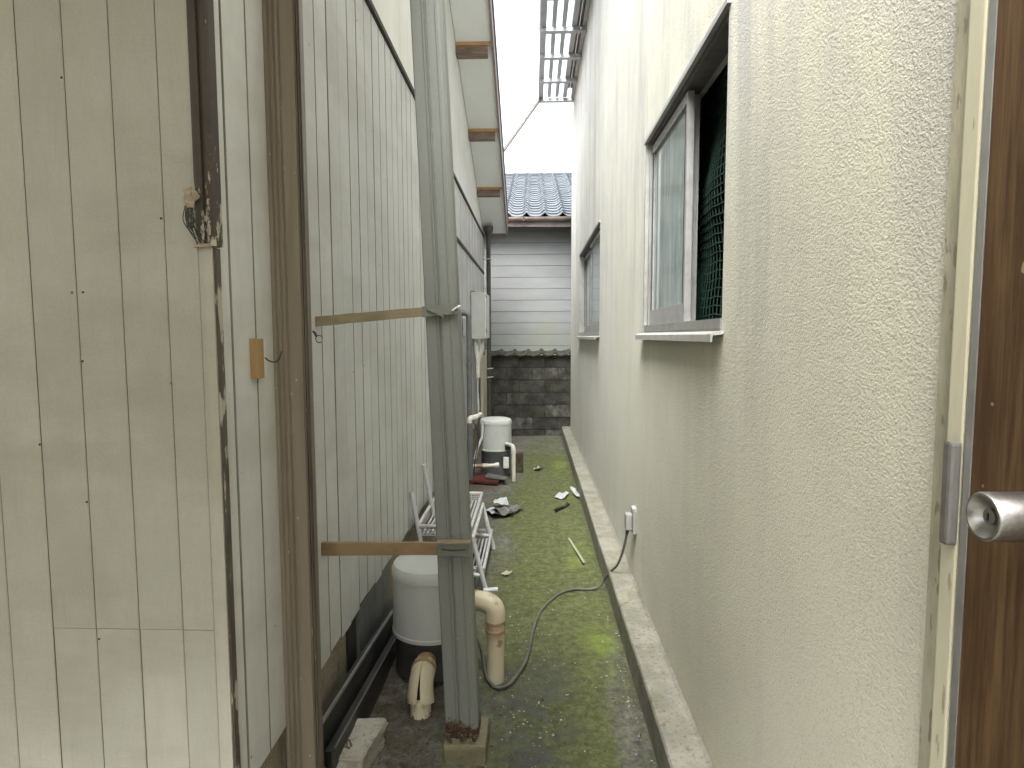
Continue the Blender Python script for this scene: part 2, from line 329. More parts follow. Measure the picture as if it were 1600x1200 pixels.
# ------------------------------------------------------------------ mesh helpers
class MB:
    def __init__(s): s.v = []; s.f = []
    def add(s, vs, fs):
        o = len(s.v); s.v += [tuple(v) for v in vs]; s.f += [tuple(i + o for i in f) for f in fs]; return s
    def box(s, x0, x1, y0, y1, z0, z1):
        vs = [(x, y, z) for z in (z0, z1) for y in (y0, y1) for x in (x0, x1)]
        return s.add(vs, [(0, 2, 3, 1), (4, 5, 7, 6), (0, 1, 5, 4), (2, 6, 7, 3), (0, 4, 6, 2), (1, 3, 7, 5)])
    def cbox(s, x0, x1, y0, y1, z0, z1, c):
        """box with chamfered edges"""
        bm = bmesh.new(); bmesh.ops.create_cube(bm, size=1)
        for v in bm.verts:
            v.co = Vector(((x0 + x1) / 2 + v.co.x * (x1 - x0), (y0 + y1) / 2 + v.co.y * (y1 - y0), (z0 + z1) / 2 + v.co.z * (z1 - z0)))
        bmesh.ops.bevel(bm, geom=bm.edges[:], offset=c, segments=2, profile=.6, affect='EDGES')
        bm.verts.index_update(); s.add([v.co[:] for v in bm.verts], [[v.index for v in f.verts] for f in bm.faces]); bm.free(); return s
    def tube(s, path, r, n=10, cap=True):
        path = [Vector(p) for p in path]; rs = r if isinstance(r, (list, tuple)) else [r] * len(path)
        vs, fs = [], []; up = None
        for i, p in enumerate(path):
            t = (path[min(i + 1, len(path) - 1)] - path[max(i - 1, 0)]).normalized()
            if up is None: up = t.orthogonal().normalized()
            up = (up - t * up.dot(t)).normalized(); sd_ = t.cross(up)
            for k in range(n):
                a = 2 * math.pi * k / n; vs.append(p + (up * math.cos(a) + sd_ * math.sin(a)) * rs[i])
        for i in range(len(path) - 1):
            for k in range(n): fs.append((i * n + k, i * n + (k + 1) % n, (i + 1) * n + (k + 1) % n, (i + 1) * n + k))
        if cap: fs.append(tuple(range(n - 1, -1, -1))); fs.append(tuple((len(path) - 1) * n + k for k in range(n)))
        return s.add(vs, fs)
    def lathe(s, prof, c=(0, 0, 0), n=40, mat=None, cap=True):
        """profile of (radius, height); optional 3x3/4x4 matrix"""
        vs, fs = [], []
        for (r_, z_) in prof:
            for k in range(n):
                a = 2 * math.pi * k / n; v = Vector((r_ * math.cos(a), r_ * math.sin(a), z_))
                if mat is not None: v = mat @ v
                vs.append(v + Vector(c))
        for i in range(len(prof) - 1):
            for k in range(n): fs.append((i * n + k, i * n + (k + 1) % n, (i + 1) * n + (k + 1) % n, (i + 1) * n + k))
        if cap: fs.append(tuple(range(n - 1, -1, -1))); fs.append(tuple((len(prof) - 1) * n + k for k in range(n)))
        return s.add(vs, fs)
    def prism(s, poly, z0, z1, fn=None):
        """vertical prism over a counter-clockwise polygon; fn maps (x,y,z)->point"""
        n = len(poly); vs = [(x, y, z) for z in (z0, z1) for (x, y) in poly]
        if fn: vs = [fn(*v) for v in vs]
        fs = [(i, (i + 1) % n, n + (i + 1) % n, n + i) for i in range(n)] + [tuple(range(n - 1, -1, -1)), tuple(range(n, 2 * n))]
        return s.add(vs, fs)
    def lump(s, c, r, rough=.3, sub=2, seed=0, scale=(1, 1, 1)):
        bm = bmesh.new(); bmesh.ops.create_icosphere(bm, subdivisions=sub, radius=1)
        for v in bm.verts:
            d = 1 + rough * mnoise.noise(v.co * 1.7 + Vector((seed * 3.1, seed * 1.7, 0)))
            v.co = Vector(c) + Vector((v.co.x * scale[0], v.co.y * scale[1], v.co.z * scale[2])) * r * d
        bm.verts.index_update(); s.add([v.co[:] for v in bm.verts], [[v.index for v in f.verts] for f in bm.faces]); bm.free(); return s
    def mesh(s, name, mat, smooth=None):
        me = bpy.data.meshes.new(name); me.from_pydata(s.v, [], s.f); me.update()
        if smooth is not None:
            me.polygons.foreach_set('use_smooth', [True] * len(me.polygons))
            me.set_sharp_from_angle(angle=R(smooth))
        me.materials.append(M[mat]); return me
    def build(s, name, mat, parent=None, smooth=None):
        return link(name, s.mesh(name, mat, smooth), parent)
def link(name, me, parent=None, loc=None, rot=None):
    o = bpy.data.objects.new(name, me); COL.objects.link(o)
    if parent: o.parent = parent
    if loc is not None: o.location = loc
    if rot is not None: o.rotation_euler = rot
    return o
def tag(o, label=None, cat=None, group=None, kind=None):
    if label: o['label'] = label
    if cat: o['category'] = cat
    if group: o['group'] = group
    if kind: o['kind'] = kind
    return o
def thing(name, label, cat, group=None, loc=(0, 0, 0)):
    o = bpy.data.objects.new(name, None); COL.objects.link(o); o.location = loc; o.empty_display_size = .1
    return tag(o, label, cat, group)
def spline(pts, n=8):
    """Catmull-Rom through the points"""
    P = [Vector(p) for p in pts]; P = [P[0] * 2 - P[1]] + P + [P[-1] * 2 - P[-2]]; out = []
    for i in range(1, len(P) - 2):
        a, b, c, d = P[i - 1:i + 3]
        for k in range(n):
            t = k / n; out.append(.5 * ((2 * b) + (c - a) * t + (2 * a - 5 * b + 4 * c - d) * t * t + (3 * b - a - 3 * c + d) * t ** 3))
    out.append(P[-2]); return out
def bend(a, b, c, r, n=6):
    """corner at b rounded with radius r: list of points from a to c"""
    a, b, c = Vector(a), Vector(b), Vector(c); p = b + (a - b).normalized() * r; q = b + (c - b).normalized() * r
    return [a] + [p * (1 - t) ** 2 + b * 2 * t * (1 - t) + q * t * t for t in [k / n for k in range(n + 1)]] + [c]

XL, XR, YF = -.75, .59, 1.43        # left board wall, right stucco wall, front face of the timber house
Z0, Z1 = .39, 3.06                  # bottom and top of the board cladding

# ------------------------------------------------------------------ the setting
tag(MB().add([(-60, -60, -.012), (60, -60, -.012), (60, 80, -.012), (-60, 80, -.012)], [(0, 1, 2, 3)]).build('ground', 'ground'), kind='structure')
g = MB(); nx, ny = 46, 420
for j in range(ny + 1):
    for i in range(nx + 1):
        x = -.80 + 1.30 * i / nx; y = 1.2 + 8.4 * j / ny
        z = .010 * mnoise.noise(Vector((x * 2.2, y * 1.6, 0))) + .004 * mnoise.noise(Vector((x * 9, y * 9, 3))) + .0016 * mnoise.noise(Vector((x * 31, y * 31, 9)))
        z += .012 * max(0, (-.30 - x) / .3) * (mnoise.noise(Vector((x * 6, y * 6, 5))) + .6)
        g.v.append((x, y, z))
for j in range(ny):
    for i in range(nx):
        a = j * (nx + 1) + i; g.f.append((a, a + 1, a + nx + 2, a + nx + 1))
tag(g.build('alley_path', 'path', None, 180), kind='structure')
g = MB()                                                              # low concrete kerb along the stucco house
seg = 60; rows = []
for j in range(seg + 1):
    y = -3.0 + (9.46 + 3.0) * j / seg; wob = .004 * mnoise.noise(Vector((y * 1.3, 2, 0))); wz = .004 * mnoise.noise(Vector((y * 1.7, 7, 0)))
    rows.append([(.456 + wob, y, -.05), (.456 + wob, y, .142 + wz), (.462 + wob, y, .150 + wz), (.575, y, .152 + wz), (.588, y, .163), (.588, y, -.05)])
for r_ in rows: g.v += r_
for j in range(seg):
    for k in range(5): a = j * 6 + k; g.f.append((a, a + 6, a + 7, a + 1))
g.f += [(0, 1, 2, 3, 4, 5), tuple(seg * 6 + k for k in (5, 4, 3, 2, 1, 0))]
tag(g.build('kerb', 'kerb'), kind='structure')

# ------------------------------------------------------------------ timber house on the left
house = thing('timber_house', 'old timber house clad in off-white vertical boards with plaster upper wall', 'house')
MB().box(-7, XL - .03, YF + .03, 9.5, .30, 3.3).build('wall_core', 'back_dark', house)
MB().box(-7, XL - .025, YF + .025, 9.49, -.05, .375).build('foundation', 'found', house)
def board_mesh(wid, l, t=.024, ch=.0035):
    # local: x along the wall, y out of the wall (negative = towards viewer), z up from 0
    a = wid / 2
    return MB().prism([(-a, 0), (-a, -t + ch), (-a + ch, -t), (a - ch, -t), (a, -t + ch), (a, 0)][::-1], 0, l).mesh('board', 'boards')
def dark_grooves(me, idx):
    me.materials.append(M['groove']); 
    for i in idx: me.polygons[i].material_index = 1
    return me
pitch = .130; y0 = 2.183 - 6 * pitch + .03
cache = {}
def side_board(ya, yb, z0, z1, flip=1):
    key = (round(yb - ya, 4), round(z1 - z0, 4))
    if key not in cache: cache[key] = dark_grooves(board_mesh(yb - ya - .0045, z1 - z0, .024, .0024), (0, 1, 3, 4))
    o = link('board', cache[key], house, (XL - .024 + random.uniform(-.0015, .0015), (ya + yb) / 2, z0), (0, 0, R(90) + R(random.uniform(-.25, .25))))
    return o
ys = [YF]; y = YF + .075
while y < 9.5: ys.append(y); y += pitch
ys.append(9.5)
for a, b in zip(ys, ys[1:]):
    dz = random.uniform(-.014, .010)
    if a >= 5.3:
        side_board(a, b, Z0 + dz, 2.50); side_board(a, b, 2.545, Z1)
    else: side_board(a, b, Z0 + dz, Z1)
fcache = {}
def front_board(xa, xb, z0, z1):
    key = (round(xb - xa, 4), round(z1 - z0, 4))
    if key not in fcache:
        me = board_mesh(xb - xa - .0018, z1 - z0, .024, .0018); me.materials.clear(); me.materials.append(M['boards_front']); dark_grooves(me, (0, 4)); fcache[key] = me
    link('board', fcache[key], house, ((xa + xb) / 2, YF + .024 + random.uniform(-.001, .001), z0), (0, 0, R(random.uniform(-.2, .2))))
xs = [-.786, -.866]
while xs[-1] > -3.0: xs.append(xs[-1] - .1105)
for k, (b, a) in enumerate(zip(xs, xs[1:])):
    if k < 4: front_board(a, b, .33, .8355); front_board(a, b, .837, Z1)
    else: front_board(a, b, .33, Z1)
# horizontal trims over the cladding
MB().box(XL - .03, XL + .016, YF, 9.5, Z1 + .004, Z1 + .030).build('trim_strip', 'back_dark', house)
MB().box(XL - .03, XL + .010, 5.3, 9.5, 2.506, 2.54).build('trim_strip', 'back_dark', house)
MB().box(XL - .03, XL + .02, 5.27, 5.298, 2.45, Z1).build('trim_strip', 'boards', house)
MB().box(-3.05, XL - .02, YF - .012, YF + .03, Z1 + .004, Z1 + .030).build('trim_strip', 'back_dark', house)
# plaster gable above the cladding
def zs(y): return 3.215 + .387 * (9.42 - y) if y > 5.46 else 3.215 + .387 * (9.42 - 5.46) - .387 * (5.46 - y)
g = MB()
poly = [(YF + .03, Z1 + .03), (9.5, Z1 + .03), (9.5, zs(9.5) + .02), (5.46, zs(5.46) + .02), (YF + .03, zs(YF) + .02)]
n = len(poly); vs = [(x, a, b) for x in (XL - .01, XL - .25) for a, b in poly]
g.add(vs, [tuple(range(n)), tuple(range(2 * n - 1, n - 1, -1))] + [(i, n + i, n + (i + 1) % n, (i + 1) % n) for i in range(n)]).build('upper_wall', 'plaster', house)
MB().box(-3.0, XL - .02, YF + .002, YF + .2, Z1 + .031, zs(YF) - .0).build('upper_wall', 'plaster', house)
MB().box(-7, XL - .26, YF + .21, 9.4, 3.31, 3.6).build('ceiling_core', 'back_dark', house)
# gable roof: two slopes, the verge overhangs the alley
roof = thing('roof', None, None); roof.parent = house; del_keys = [k for k in ('label', 'category') if k in roof]
XO = -.40
def slope_box(y_a, y_b, x0, x1, lo, hi):
    vs = [(x, y, zs(y) + d) for d in (lo, hi) for y in (y_a, y_b) for x in (x0, x1)]
    return MB().add(vs, [(0, 2, 3, 1), (4, 5, 7, 6), (0, 1, 5, 4), (2, 6, 7, 3), (0, 4, 6, 2), (1, 3, 7, 5)])
YE = 9.60
pur = [5.16, 6.24, 7.40, 8.48, 9.42]
slope_box(5.46, YE, -7, XO - .004, .035, .16).build('roof_deck', 'barge', roof)
slope_box(.85, 5.459, -7, XO - .004, .035, .16).build('roof_deck', 'barge', roof)
slope_box(5.46, YE + .02, XO - .003, XO + .018, -.03, .18).build('barge_board', 'barge', roof)
slope_box(.85, 5.459, XO - .003, XO + .018, -.03, .18).build('barge_board', 'barge', roof)
slope_box(5.46, YE + .03, XO - .01, XO + .032, .181, .21).build('verge_flashing', 'barge', roof)
slope_box(.85, 5.459, XO - .01, XO + .032, .181, .21).build('verge_flashing', 'barge', roof)
edges = [5.47] + [p for p in pur if p > 5.5] ; prev = 5.47
for p in [6.24, 7.40, 8.48, YE]:
    slope_box(prev, p - .004, XL - .005, XO - .006, 0, .03).build('soffit_panel', 'soffit', roof); prev = p + .004
slope_box(.86, 5.455, XL - .005, XO - .006, 0, .03).build('soffit_panel', 'soffit', roof)
for p in [6.24, 7.40, 8.48]:
    z = zs(p); MB().box(XL - .1, XO - .045, p + .005, p + .115, z - .105, z + .02).build('purlin', 'purlin', roof)
    MB().box(XL - .02, XO - .012, p - .014, p + .003, z - .028, z + .010).build('purlin_batten', 'purlin_face', roof)
# corner of the house: dark peeling channel above, cream fillets below
MB().add(*(lambda poly: ([(x, y, z) for z in (1.772, Z1) for x, y in poly], [(i, (i + 1) % len(poly), len(poly) + (i + 1) % len(poly), len(poly) + i) for i in range(len(poly))] + [tuple(range(len(poly) - 1, -1, -1)), tuple(range(len(poly), 2 * len(poly)))]))(
    [(-.786, YF + .02), (-.786, YF - .008), (-.781, YF - .010), (-.766, YF - .010), (-.764, YF - .004), (-.757, YF - .004), (-.755, YF - .012), (-.741, YF - .012), (-.737, YF - .008), (-.737, YF + .02)])).build('corner_channel', 'peel', house)
MB().box(-.7845, -.772, YF - .003, YF + .02, .33, 1.768).build('corner_fillet', 'boards_front', house)
MB().box(-.7705, -.7495, YF - .009, YF + .02, .33, 1.768).build('corner_fillet', 'boards_front', house)
MB().box(-.749, -.7435, YF - .004, YF + .018, .33, 1.768).build('corner_fillet', 'peel_dark', house)
NAILS = [(-1.092, 2.161), (-1.092, 1.818), (-1.07, 1.667), (-.997, 1.529), (-1.081, 1.503), (-.860, 1.511), (-.872, 1.838), (-.982, 1.398), (-1.080, .81), (-.856, .817), (-1.091, 1.158), (-.884, 1.972), (-1.20, 1.3), (-1.18, .95)]
nm_ = MB().lathe([(.0028, 0), (.0028, .0012), (.0012, .002)], n=8, mat=Matrix(((1, 0, 0), (0, 0, -1), (0, 1, 0)))).mesh('nail', 'leaf_litter')
for x, z in NAILS[::2]: link('nail', nm_, house, (x, YF - .0005, z))
for k in range(36):                                                   # nail heads scattered along the side boards
    yy = random.choice(ys[2:-2]) + random.choice((-.02, .02, .06)); link('nail', nm_, house, (XL - .0008, yy, random.choice((.55, .98, 1.42, 1.9, 2.4, 2.9)) + random.uniform(-.01, .01)), (0, 0, R(90)))
# opening in the foundation and a patched lower panel
MB().box(XL - .03, XL - .018, 2.415, 2.535, .16, .40).build('vent', 'black', house)
for k in range(4):
    a = 2.545 + k * .135; MB().box(XL - .024, XL - .004, a, a + .131, .12, .384).build('skirting_panel', 'conduit', house)

# ------------------------------------------------------------------ stucco house on the right
sh = thing('stucco_house', 'tall house with rough beige stucco wall and aluminium windows along the alley', 'house')
W = MB(); X0, X1 = XR, XR + .12; ZT = 5.9
for (ya, yb, holes) in [(-3, -.02, None), (-.02, .87, (.36, 2.42)), (.87, 1.93, None), (1.93, 3.208, (1.58, 2.55)), (3.212, 3.25, (1.58, 2.55)), (3.25, 5.43, None), (5.43, 7.68, (1.565, 2.55)), (7.68, 9.42, None)]:
    if holes: W.box(X0, X1, ya, yb, -.05, holes[0]).box(X0, X1, ya, yb, holes[1], ZT)
    else: W.box(X0, X1, ya, yb, -.05, ZT)
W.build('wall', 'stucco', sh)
MB().box(X0 + .006, X1 + .01, 3.204, 3.216, 2.56, ZT - .01).box(X0 + .006, X1 + .01, 3.204, 3.216, 0, 1.53).build('seam', 'casing_dirty', sh)
g = MB(); g.box(X1, 5.0, -3, -2.9, 0, ZT).box(X1, 5.0, 9.32, 9.42, 0, ZT).box(4.9, 5.0, -2.9, 9.32, 0, ZT).box(X1 + .001, 4.9, -2.9, 9.32, .2, .3).box(X1 + .001, 4.9, -2.9, 9.32, 3.0, 3.1).box(X1 + .001, 4.9, 4.2, 4.3, .3, 3.0).box(X1 + .001, 4.9, .95, 1.05, .3, 3.0)
g.build('inner_walls', 'room', sh)
MB().box(X0 - .02, 5.1, -3.1, 9.5, ZT + .002, ZT + .15).build('roof', 'barge', sh)

def window(y0, y1, z0, z1, near):
    wn = bpy.data.objects.new('window', None); COL.objects.link(wn); wn.parent = sh
    fx0, fx1 = XR + .014, XR + .085
    f = MB(); t = .028
    f.box(fx0, fx1, y0, y0 + t, z0, z1).box(fx0, fx1, y1 - t, y1, z0, z1); MB().box(fx0, fx1, y0 + t, y1 - t, z1 - .018, z1).build('head', 'steel_dark', wn); f.box(fx0, fx1, y0 + t, y1 - t, z0, z0 + t)  # head darker than the frame: shade of its underside put into the colour
    f.build('frame', 'alu', wn)
    # flange lining the stucco reveal, with a small hood at the head
    fl = MB(); fl.box(XR - .012, XR + .004, y0 - .02, y1 + .02, z1 - .006, z1 + .012); MB().box(XR + .005, fx0 - .001, y0 + .001, y1 - .001, z1 - .005, z1 - .001).build('head_lining', 'steel_dark', wn)  # lining strip dark too, standing in for shade under the head
    fl.box(XR - .006, fx0 - .001, y1 - .008, y1 + .014, z0 + .02, z1 - .008)
    fl.build('flange', 'alu', wn)
    MB().box(XR - .004, fx0 - .002, y0 + .002, y1 - .01, z0 + .001, z0 + .034).build('track', 'alu', wn)
    # sloping sill drip
    s_ = MB(); zz = z0
    pr = [(XR + .03, zz + .0), (XR - .036, zz - .012), (XR - .041, zz - .016), (XR - .041, zz - .040), (XR - .036, zz - .040), (XR - .035, zz - .020), (XR + .03, zz - .012)]
    n = len(pr); vs = [(x, yy, z) for yy in (y0 - .025, y1 + .035) for x, z in pr]
    s_.add(vs, [(i, (i + 1) % n, n + (i + 1) % n, n + i) for i in range(n)] + [tuple(range(n - 1, -1, -1)), tuple(range(n, 2 * n))]).build('sill', 'alu_bright', wn)
    def sash(a, b, xx, glass, lean=0):
        st = .024; m = MB(); zb, zt = z0 + .034, z1 - t - .002
        m.box(xx, xx + .026, a, a + st, zb, zt).box(xx, xx + .026, b - st, b, zb, zt).box(xx, xx + .026, a + st, b - st, zb, zb + .075).box(xx, xx + .026, a + st, b - st, zt - .04, zt)
        m.build('sash', 'alu_sash', wn)
        MB().box(xx + .011, xx + .016, a + st, b - st, zb + .075, zt - .04).build('pane', glass, wn)
        MB().box(xx - .003, xx + .001, a + st + .001, a + st + .006, zb + .076, zt - .041).box(xx - .003, xx + .001, b - st - .006, b - st - .001, zb + .076, zt - .041).build('gasket', 'black', wn)
    mid = (y0 + y1) / 2
    if near:
        sash(2.50, y1 - t - .012, fx0 + .008, 'glass_frost')
        sash(2.54, y1 - t - .004, fx0 + .040, 'glass_frost')
        nm = MB(); xn = XR + .15
        def nz(yy, zz): return xn + .02 * math.sin(yy * 7 + zz * 3) + .012 * math.sin(zz * 11)
        yy = y0 - .35
        while yy < y1 + .2:
            nm.tube([(nz(yy, zz), yy + .006 * math.sin(zz * 9 + yy * 5), zz) for zz in [z0 - .2 + k * .1 for k in range(15)]], .0022, 4, False); yy += .035
        zz = z0 - .2
        while zz < z1 + .2:
            nm.tube([(nz(y_, zz), y_, zz - .018 * math.sin((y_ - y0) * 3.0) + .004 * math.sin(y_ * 31)) for y_ in [y0 - .35 + k * .06 for k in range(32)]], .0022, 4, False); zz += .035
        tag(nm.build('net', 'net', wn), kind='stuff')
    else:
        sash(mid - .03, y1 - t - .004, fx0 + .040, 'glass_clear')
        sash(y0 + t + .002, mid + .03, fx0 + .008, 'glass_clear')
    return wn
window(1.93, 3.25, 1.58, 2.55, True)
window(5.43, 7.68, 1.565, 2.55, False)
# door with its casing, latch guard and knob
MB().box(XR - .004, XR + .06, .868, .899, .30, 2.50).build('casing', 'casing_dirty', sh)
MB().cbox(XR - .010, XR + .06, .8335, .867, .30, 2.50, .004).build('casing', 'casing', sh)
MB().box(XR - .012, XR + .06, -.08, -.02, .30, 2.50).build('casing', 'casing', sh)
MB().box(XR - .012, XR + .06, -.019, .833, 2.42, 2.50).build('casing', 'casing', sh)
dr = bpy.data.objects.new('door', None); COL.objects.link(dr); dr.parent = sh
MB().box(XR - .008, XR + .042, .0, .8165, .38, 2.40).build('leaf', 'door', dr)
MB().box(XR - .0095, XR + .050, .817, .829, .36, 2.42).build('edge_strip', 'alu', dr)
MB().cbox(XR - .026, XR - .0105, .831, .849, 1.272, 1.416, .005).build('latch_guard', 'steel_dark', dr)
kc = Vector((0, .655, 1.366)); KR = .0265
mt = Matrix(((0, 0, -1), (0, 1, 0), (1, 0, 0)))                        # lathe axis -> -X
MB().lathe([(.030, -.0), (.030, .006), (.024, .010), (.0215, .014), (.0215, .028), (KR - .001, .034), (KR, .040), (KR, .110), (KR - .0015, .1125), (KR - .004, .1128), (.012, .103), (.0095, .1025), (.0001, .1025)],
            (XR + .003, kc.y, kc.z), 48, mt, False).build('knob', 'steel', dr, 35)
MB().lathe([(.0085, .1026), (.0085, .1055), (.006, .106), (.0001, .106)], (XR + .003, kc.y, kc.z), 24, mt, False).build('lock_cylinder', 'steel_dark', dr, 35)
MB().box(XR + .003 - .1072, XR + .003 - .1061, kc.y - .001, kc.y + .001, kc.z - .004, kc.z + .004).build('keyhole', 'black', dr)

# ------------------------------------------------------------------ aluminium drying deck high on the stucco house
dk = thing('drying_deck', 'grey aluminium slatted drying deck projecting high from the stucco wall', 'deck')
DZ = 4.95
for k, X in enumerate((.119, .238, .347)):
    r_ = .034 if k == 0 else .024
    MB().box(X - r_, X + r_, 4.6, 8.985, DZ - (.03 if k == 0 else .0), DZ + .03).build('slat', 'deck', dk)
for yy in (4.97, 5.64, 6.30, 6.97, 7.61, 8.30, 8.96):
    MB().box(.10, XR - .004, yy - .034, yy + .034, DZ - .075, DZ - .031).build('crossbar', 'deck', dk)
MB().box(.43, .485, 4.6, 8.93, DZ - .025, DZ + .06).build('bearer', 'deck', dk)
MB().box(.545, XR - .006, 4.6, 8.985, DZ - .028, DZ + .06).build('ledger', 'deck', dk)
for X in (.502, .532): MB().tube([(X, 4.6, DZ + .02), (X, 8.7, DZ + .02)], .014, 8).build('laundry_pole', 'deck_brown', dk)
for yy in (6.3, 7.61, 8.95):
    MB().box(.098, .14, yy - .02, yy + .02, DZ + .031, 5.85).build('railing_post', 'deck', dk)
MB().box(.095, .145, 4.6, 8.975, 5.851, 5.89).build('railing_top', 'deck', dk)
tag(MB().tube([(.115, 8.95, 4.93), (-.14, 8.57, 4.45), (-.385, 8.2, 3.99)], .030, 8).build('service_pipe', 'steel_dark'), 'thin grey pipe slanting from the deck corner down to the eave', 'pipe')

# ------------------------------------------------------------------ house, block wall and drain pipe at the far end
fh = thing('tiled_house', 'low house with grey horizontal siding and blue-grey tiled roof closing the alley', 'house')
MB().box(-4, 4, 10.33, 18, 0, 3.5).build('wall_core', 'mortar', fh)
zb = 1.02
sid = MB().cbox(-4, 4, -.022, 0, .002, .1865, .003).mesh('siding_board', 'siding')
while zb < 3.45:
    link('siding_board', sid, fh, (random.uniform(-.05, .05), 10.328 + random.uniform(-.002, .002), zb)); zb += .19
MB().box(-4.2, 4.2, 9.99, 10.305, 3.418, 3.43).build('soffit', 'siding', fh)
rf = bpy.data.objects.new('tiled_roof', None); COL.objects.link(rf); rf.parent = fh
SL = .39; ang = math.atan(SL); ye, ze = 9.92, 3.46
MB().add([(x, y, z) for d in (-.10, -.03) for (y, z) in ((ye + .03, ze), (14.9, ze + SL * 4.98)) for x in (-4.2, 4.2) for (y, z) in ((y, z + d),)], [(0, 2, 3, 1), (4, 5, 7, 6), (0, 1, 5, 4), (2, 6, 7, 3), (0, 4, 6, 2), (1, 3, 7, 5)]).build('roof_deck', 'barge', rf)
MB().add([(-4.2, 14.9, 5.4), (4.2, 14.9, 5.4), (4.2, 18.5, 4.0), (-4.2, 18.5, 4.0)], [(0, 1, 2, 3)]).build('back_slope', 'barge', rf)
def tile_mesh():
    prof = []; nseg = 14; wt_ = .296
    for i in range(nseg + 1):
        u = i / nseg; x = (u - .5) * wt_
        z = .052 * math.exp(-((u - .17) / .11) ** 2) - .014 * math.sin(math.pi * max(0, (u - .3) / .7)) + (.018 if u > .93 else 0)
        prof.append((x, z))
    vs = [(x, yy, z + dz) for dz in (.0, -.016) for yy, lift in ((0, .022), (.285, 0)) for x, z in [(x, z + lift) for x, z in prof]]
    n = nseg + 1; fs = []
    for i in range(nseg):
        fs.append((i, i + 1, n + i + 1, n + i)); fs.append((2 * n + i, 3 * n + i, 3 * n + i + 1, 2 * n + i + 1)); fs.append((i, 2 * n + i, 2 * n + i + 1, i + 1))
    m = MB().add(vs, fs); return m.mesh('roof_tile', 'tile', 50)
tm = tile_mesh(); ex = .245
for r_ in range(22):
    for c in range(13):
        d = r_ * ex
        link('roof_tile', tm, rf, ((c - 6) * .292 + random.uniform(-.004, .004), ye + d * math.cos(ang), ze + d * math.sin(ang) + random.uniform(-.002, .002)), (ang + R(random.uniform(-.5, .5)), R(random.uniform(-.6, .6)), 0))
rt = MB().tube([(0, 14.86, 5.40), (.27, 14.86, 5.40)], .085, 12).tube([(.24, 14.86, 5.40), (.285, 14.86, 5.40)], .10, 12).mesh('ridge_tile', 'tile', 40)
for c in range(15): link('ridge_tile', rt, rf, ((c - 7.5) * .275, 0, 0))
gt = MB(); n = 9
for x in (-4.2, 4.2):
    for ro in (.058, .054):
        for k in range(n + 1): a = math.pi * k / n; gt.v.append((x, 9.90 - ro * math.cos(a), 3.445 - ro * math.sin(a)))
q = n + 1
for k in range(n): gt.f += [(k, k + 1, 2 * q + k + 1, 2 * q + k), (q + k, 3 * q + k, 3 * q + k + 1, q + k + 1)]
gt.f += [(0, 2 * q, 3 * q, q), (n, q + n, 3 * q + n, 2 * q + n)]
gt.build('gutter', 'gutter', fh, 50)
for x in (-1.3, -.55, -.14, .62, 1.4): MB().box(x - .012, x + .012, 9.835, 9.97, 3.375, 3.386).box(x - .012, x + .012, 9.832, 9.838, 3.386, 3.45).build('gutter_bracket', 'black', fh)

bw = thing('block_wall', 'blackened concrete block wall with mossy tile coping at the alley end', 'wall')
MB().box(-2.2, 2.2, 9.475, 9.585, -.05, 1.24).build('mortar_core', 'mortar', bw)
bm_ = MB().cbox(-.196, .196, -.012, .06, -.0935, .0935, .006).mesh('block', 'block')
for r_ in range(7):
    zc_ = -.03 + .0 + r_ * .195; off = .2 if r_ % 2 else 0
    for c in range(-6, 6):
        link('block', bm_, bw, (c * .4 + off + random.uniform(-.002, .002), 9.475 + random.uniform(-.003, .003), zc_ + .03), (0, 0, R(random.uniform(-.3, .3))))
cp = []
m = MB(); nseg = 14
for i in range(nseg + 1):
    u = i / nseg; z = .03 * math.exp(-((u - .2) / .14) ** 2) + .008 * math.cos(u * 6)
    for (yy, zz) in ((9.40, -.035), (9.40, -.015), (9.53, .05), (9.66, -.015), (9.66, -.035)): m.v.append(((u - .5) * .205, yy, z + zz))
for i in range(nseg):
    for k in range(5): a = i * 5 + k; b = i * 5 + (k + 1) % 5; m.f.append((a, b, b + 5, a + 5))
m.f += [(4, 3, 2, 1, 0), tuple(nseg * 5 + k for k in range(5))]
cm = m.mesh('coping_tile', 'tile_moss', 45)
for c in range(-9, 10): link('coping_tile', cm, bw, (c * .208, 0, 1.283 + random.uniform(-.004, .004)), (0, R(random.uniform(-1, 1)), 0))

dp = thing('drainpipe', 'dark brown drainpipe running down the far corner of the timber house', 'drainpipe')
MB().tube([(-.667, 9.35, .0), (-.667, 9.35, 3.1)], .034, 14).build('pipe', 'drain', dp, 40)
MB().lathe([(.034, 0), (.07, .10), (.075, .16), (.06, .16)], (-.667, 9.35, 3.05), 16).build('hopper', 'drain', dp, 40)
for z in (2.72, 1.06, .93): MB().tube([(-.75, 9.33, z), (-.69, 9.30, z), (-.60, 9.29, z + .01)], .008, 6).build('bracket', 'white_plastic', dp)

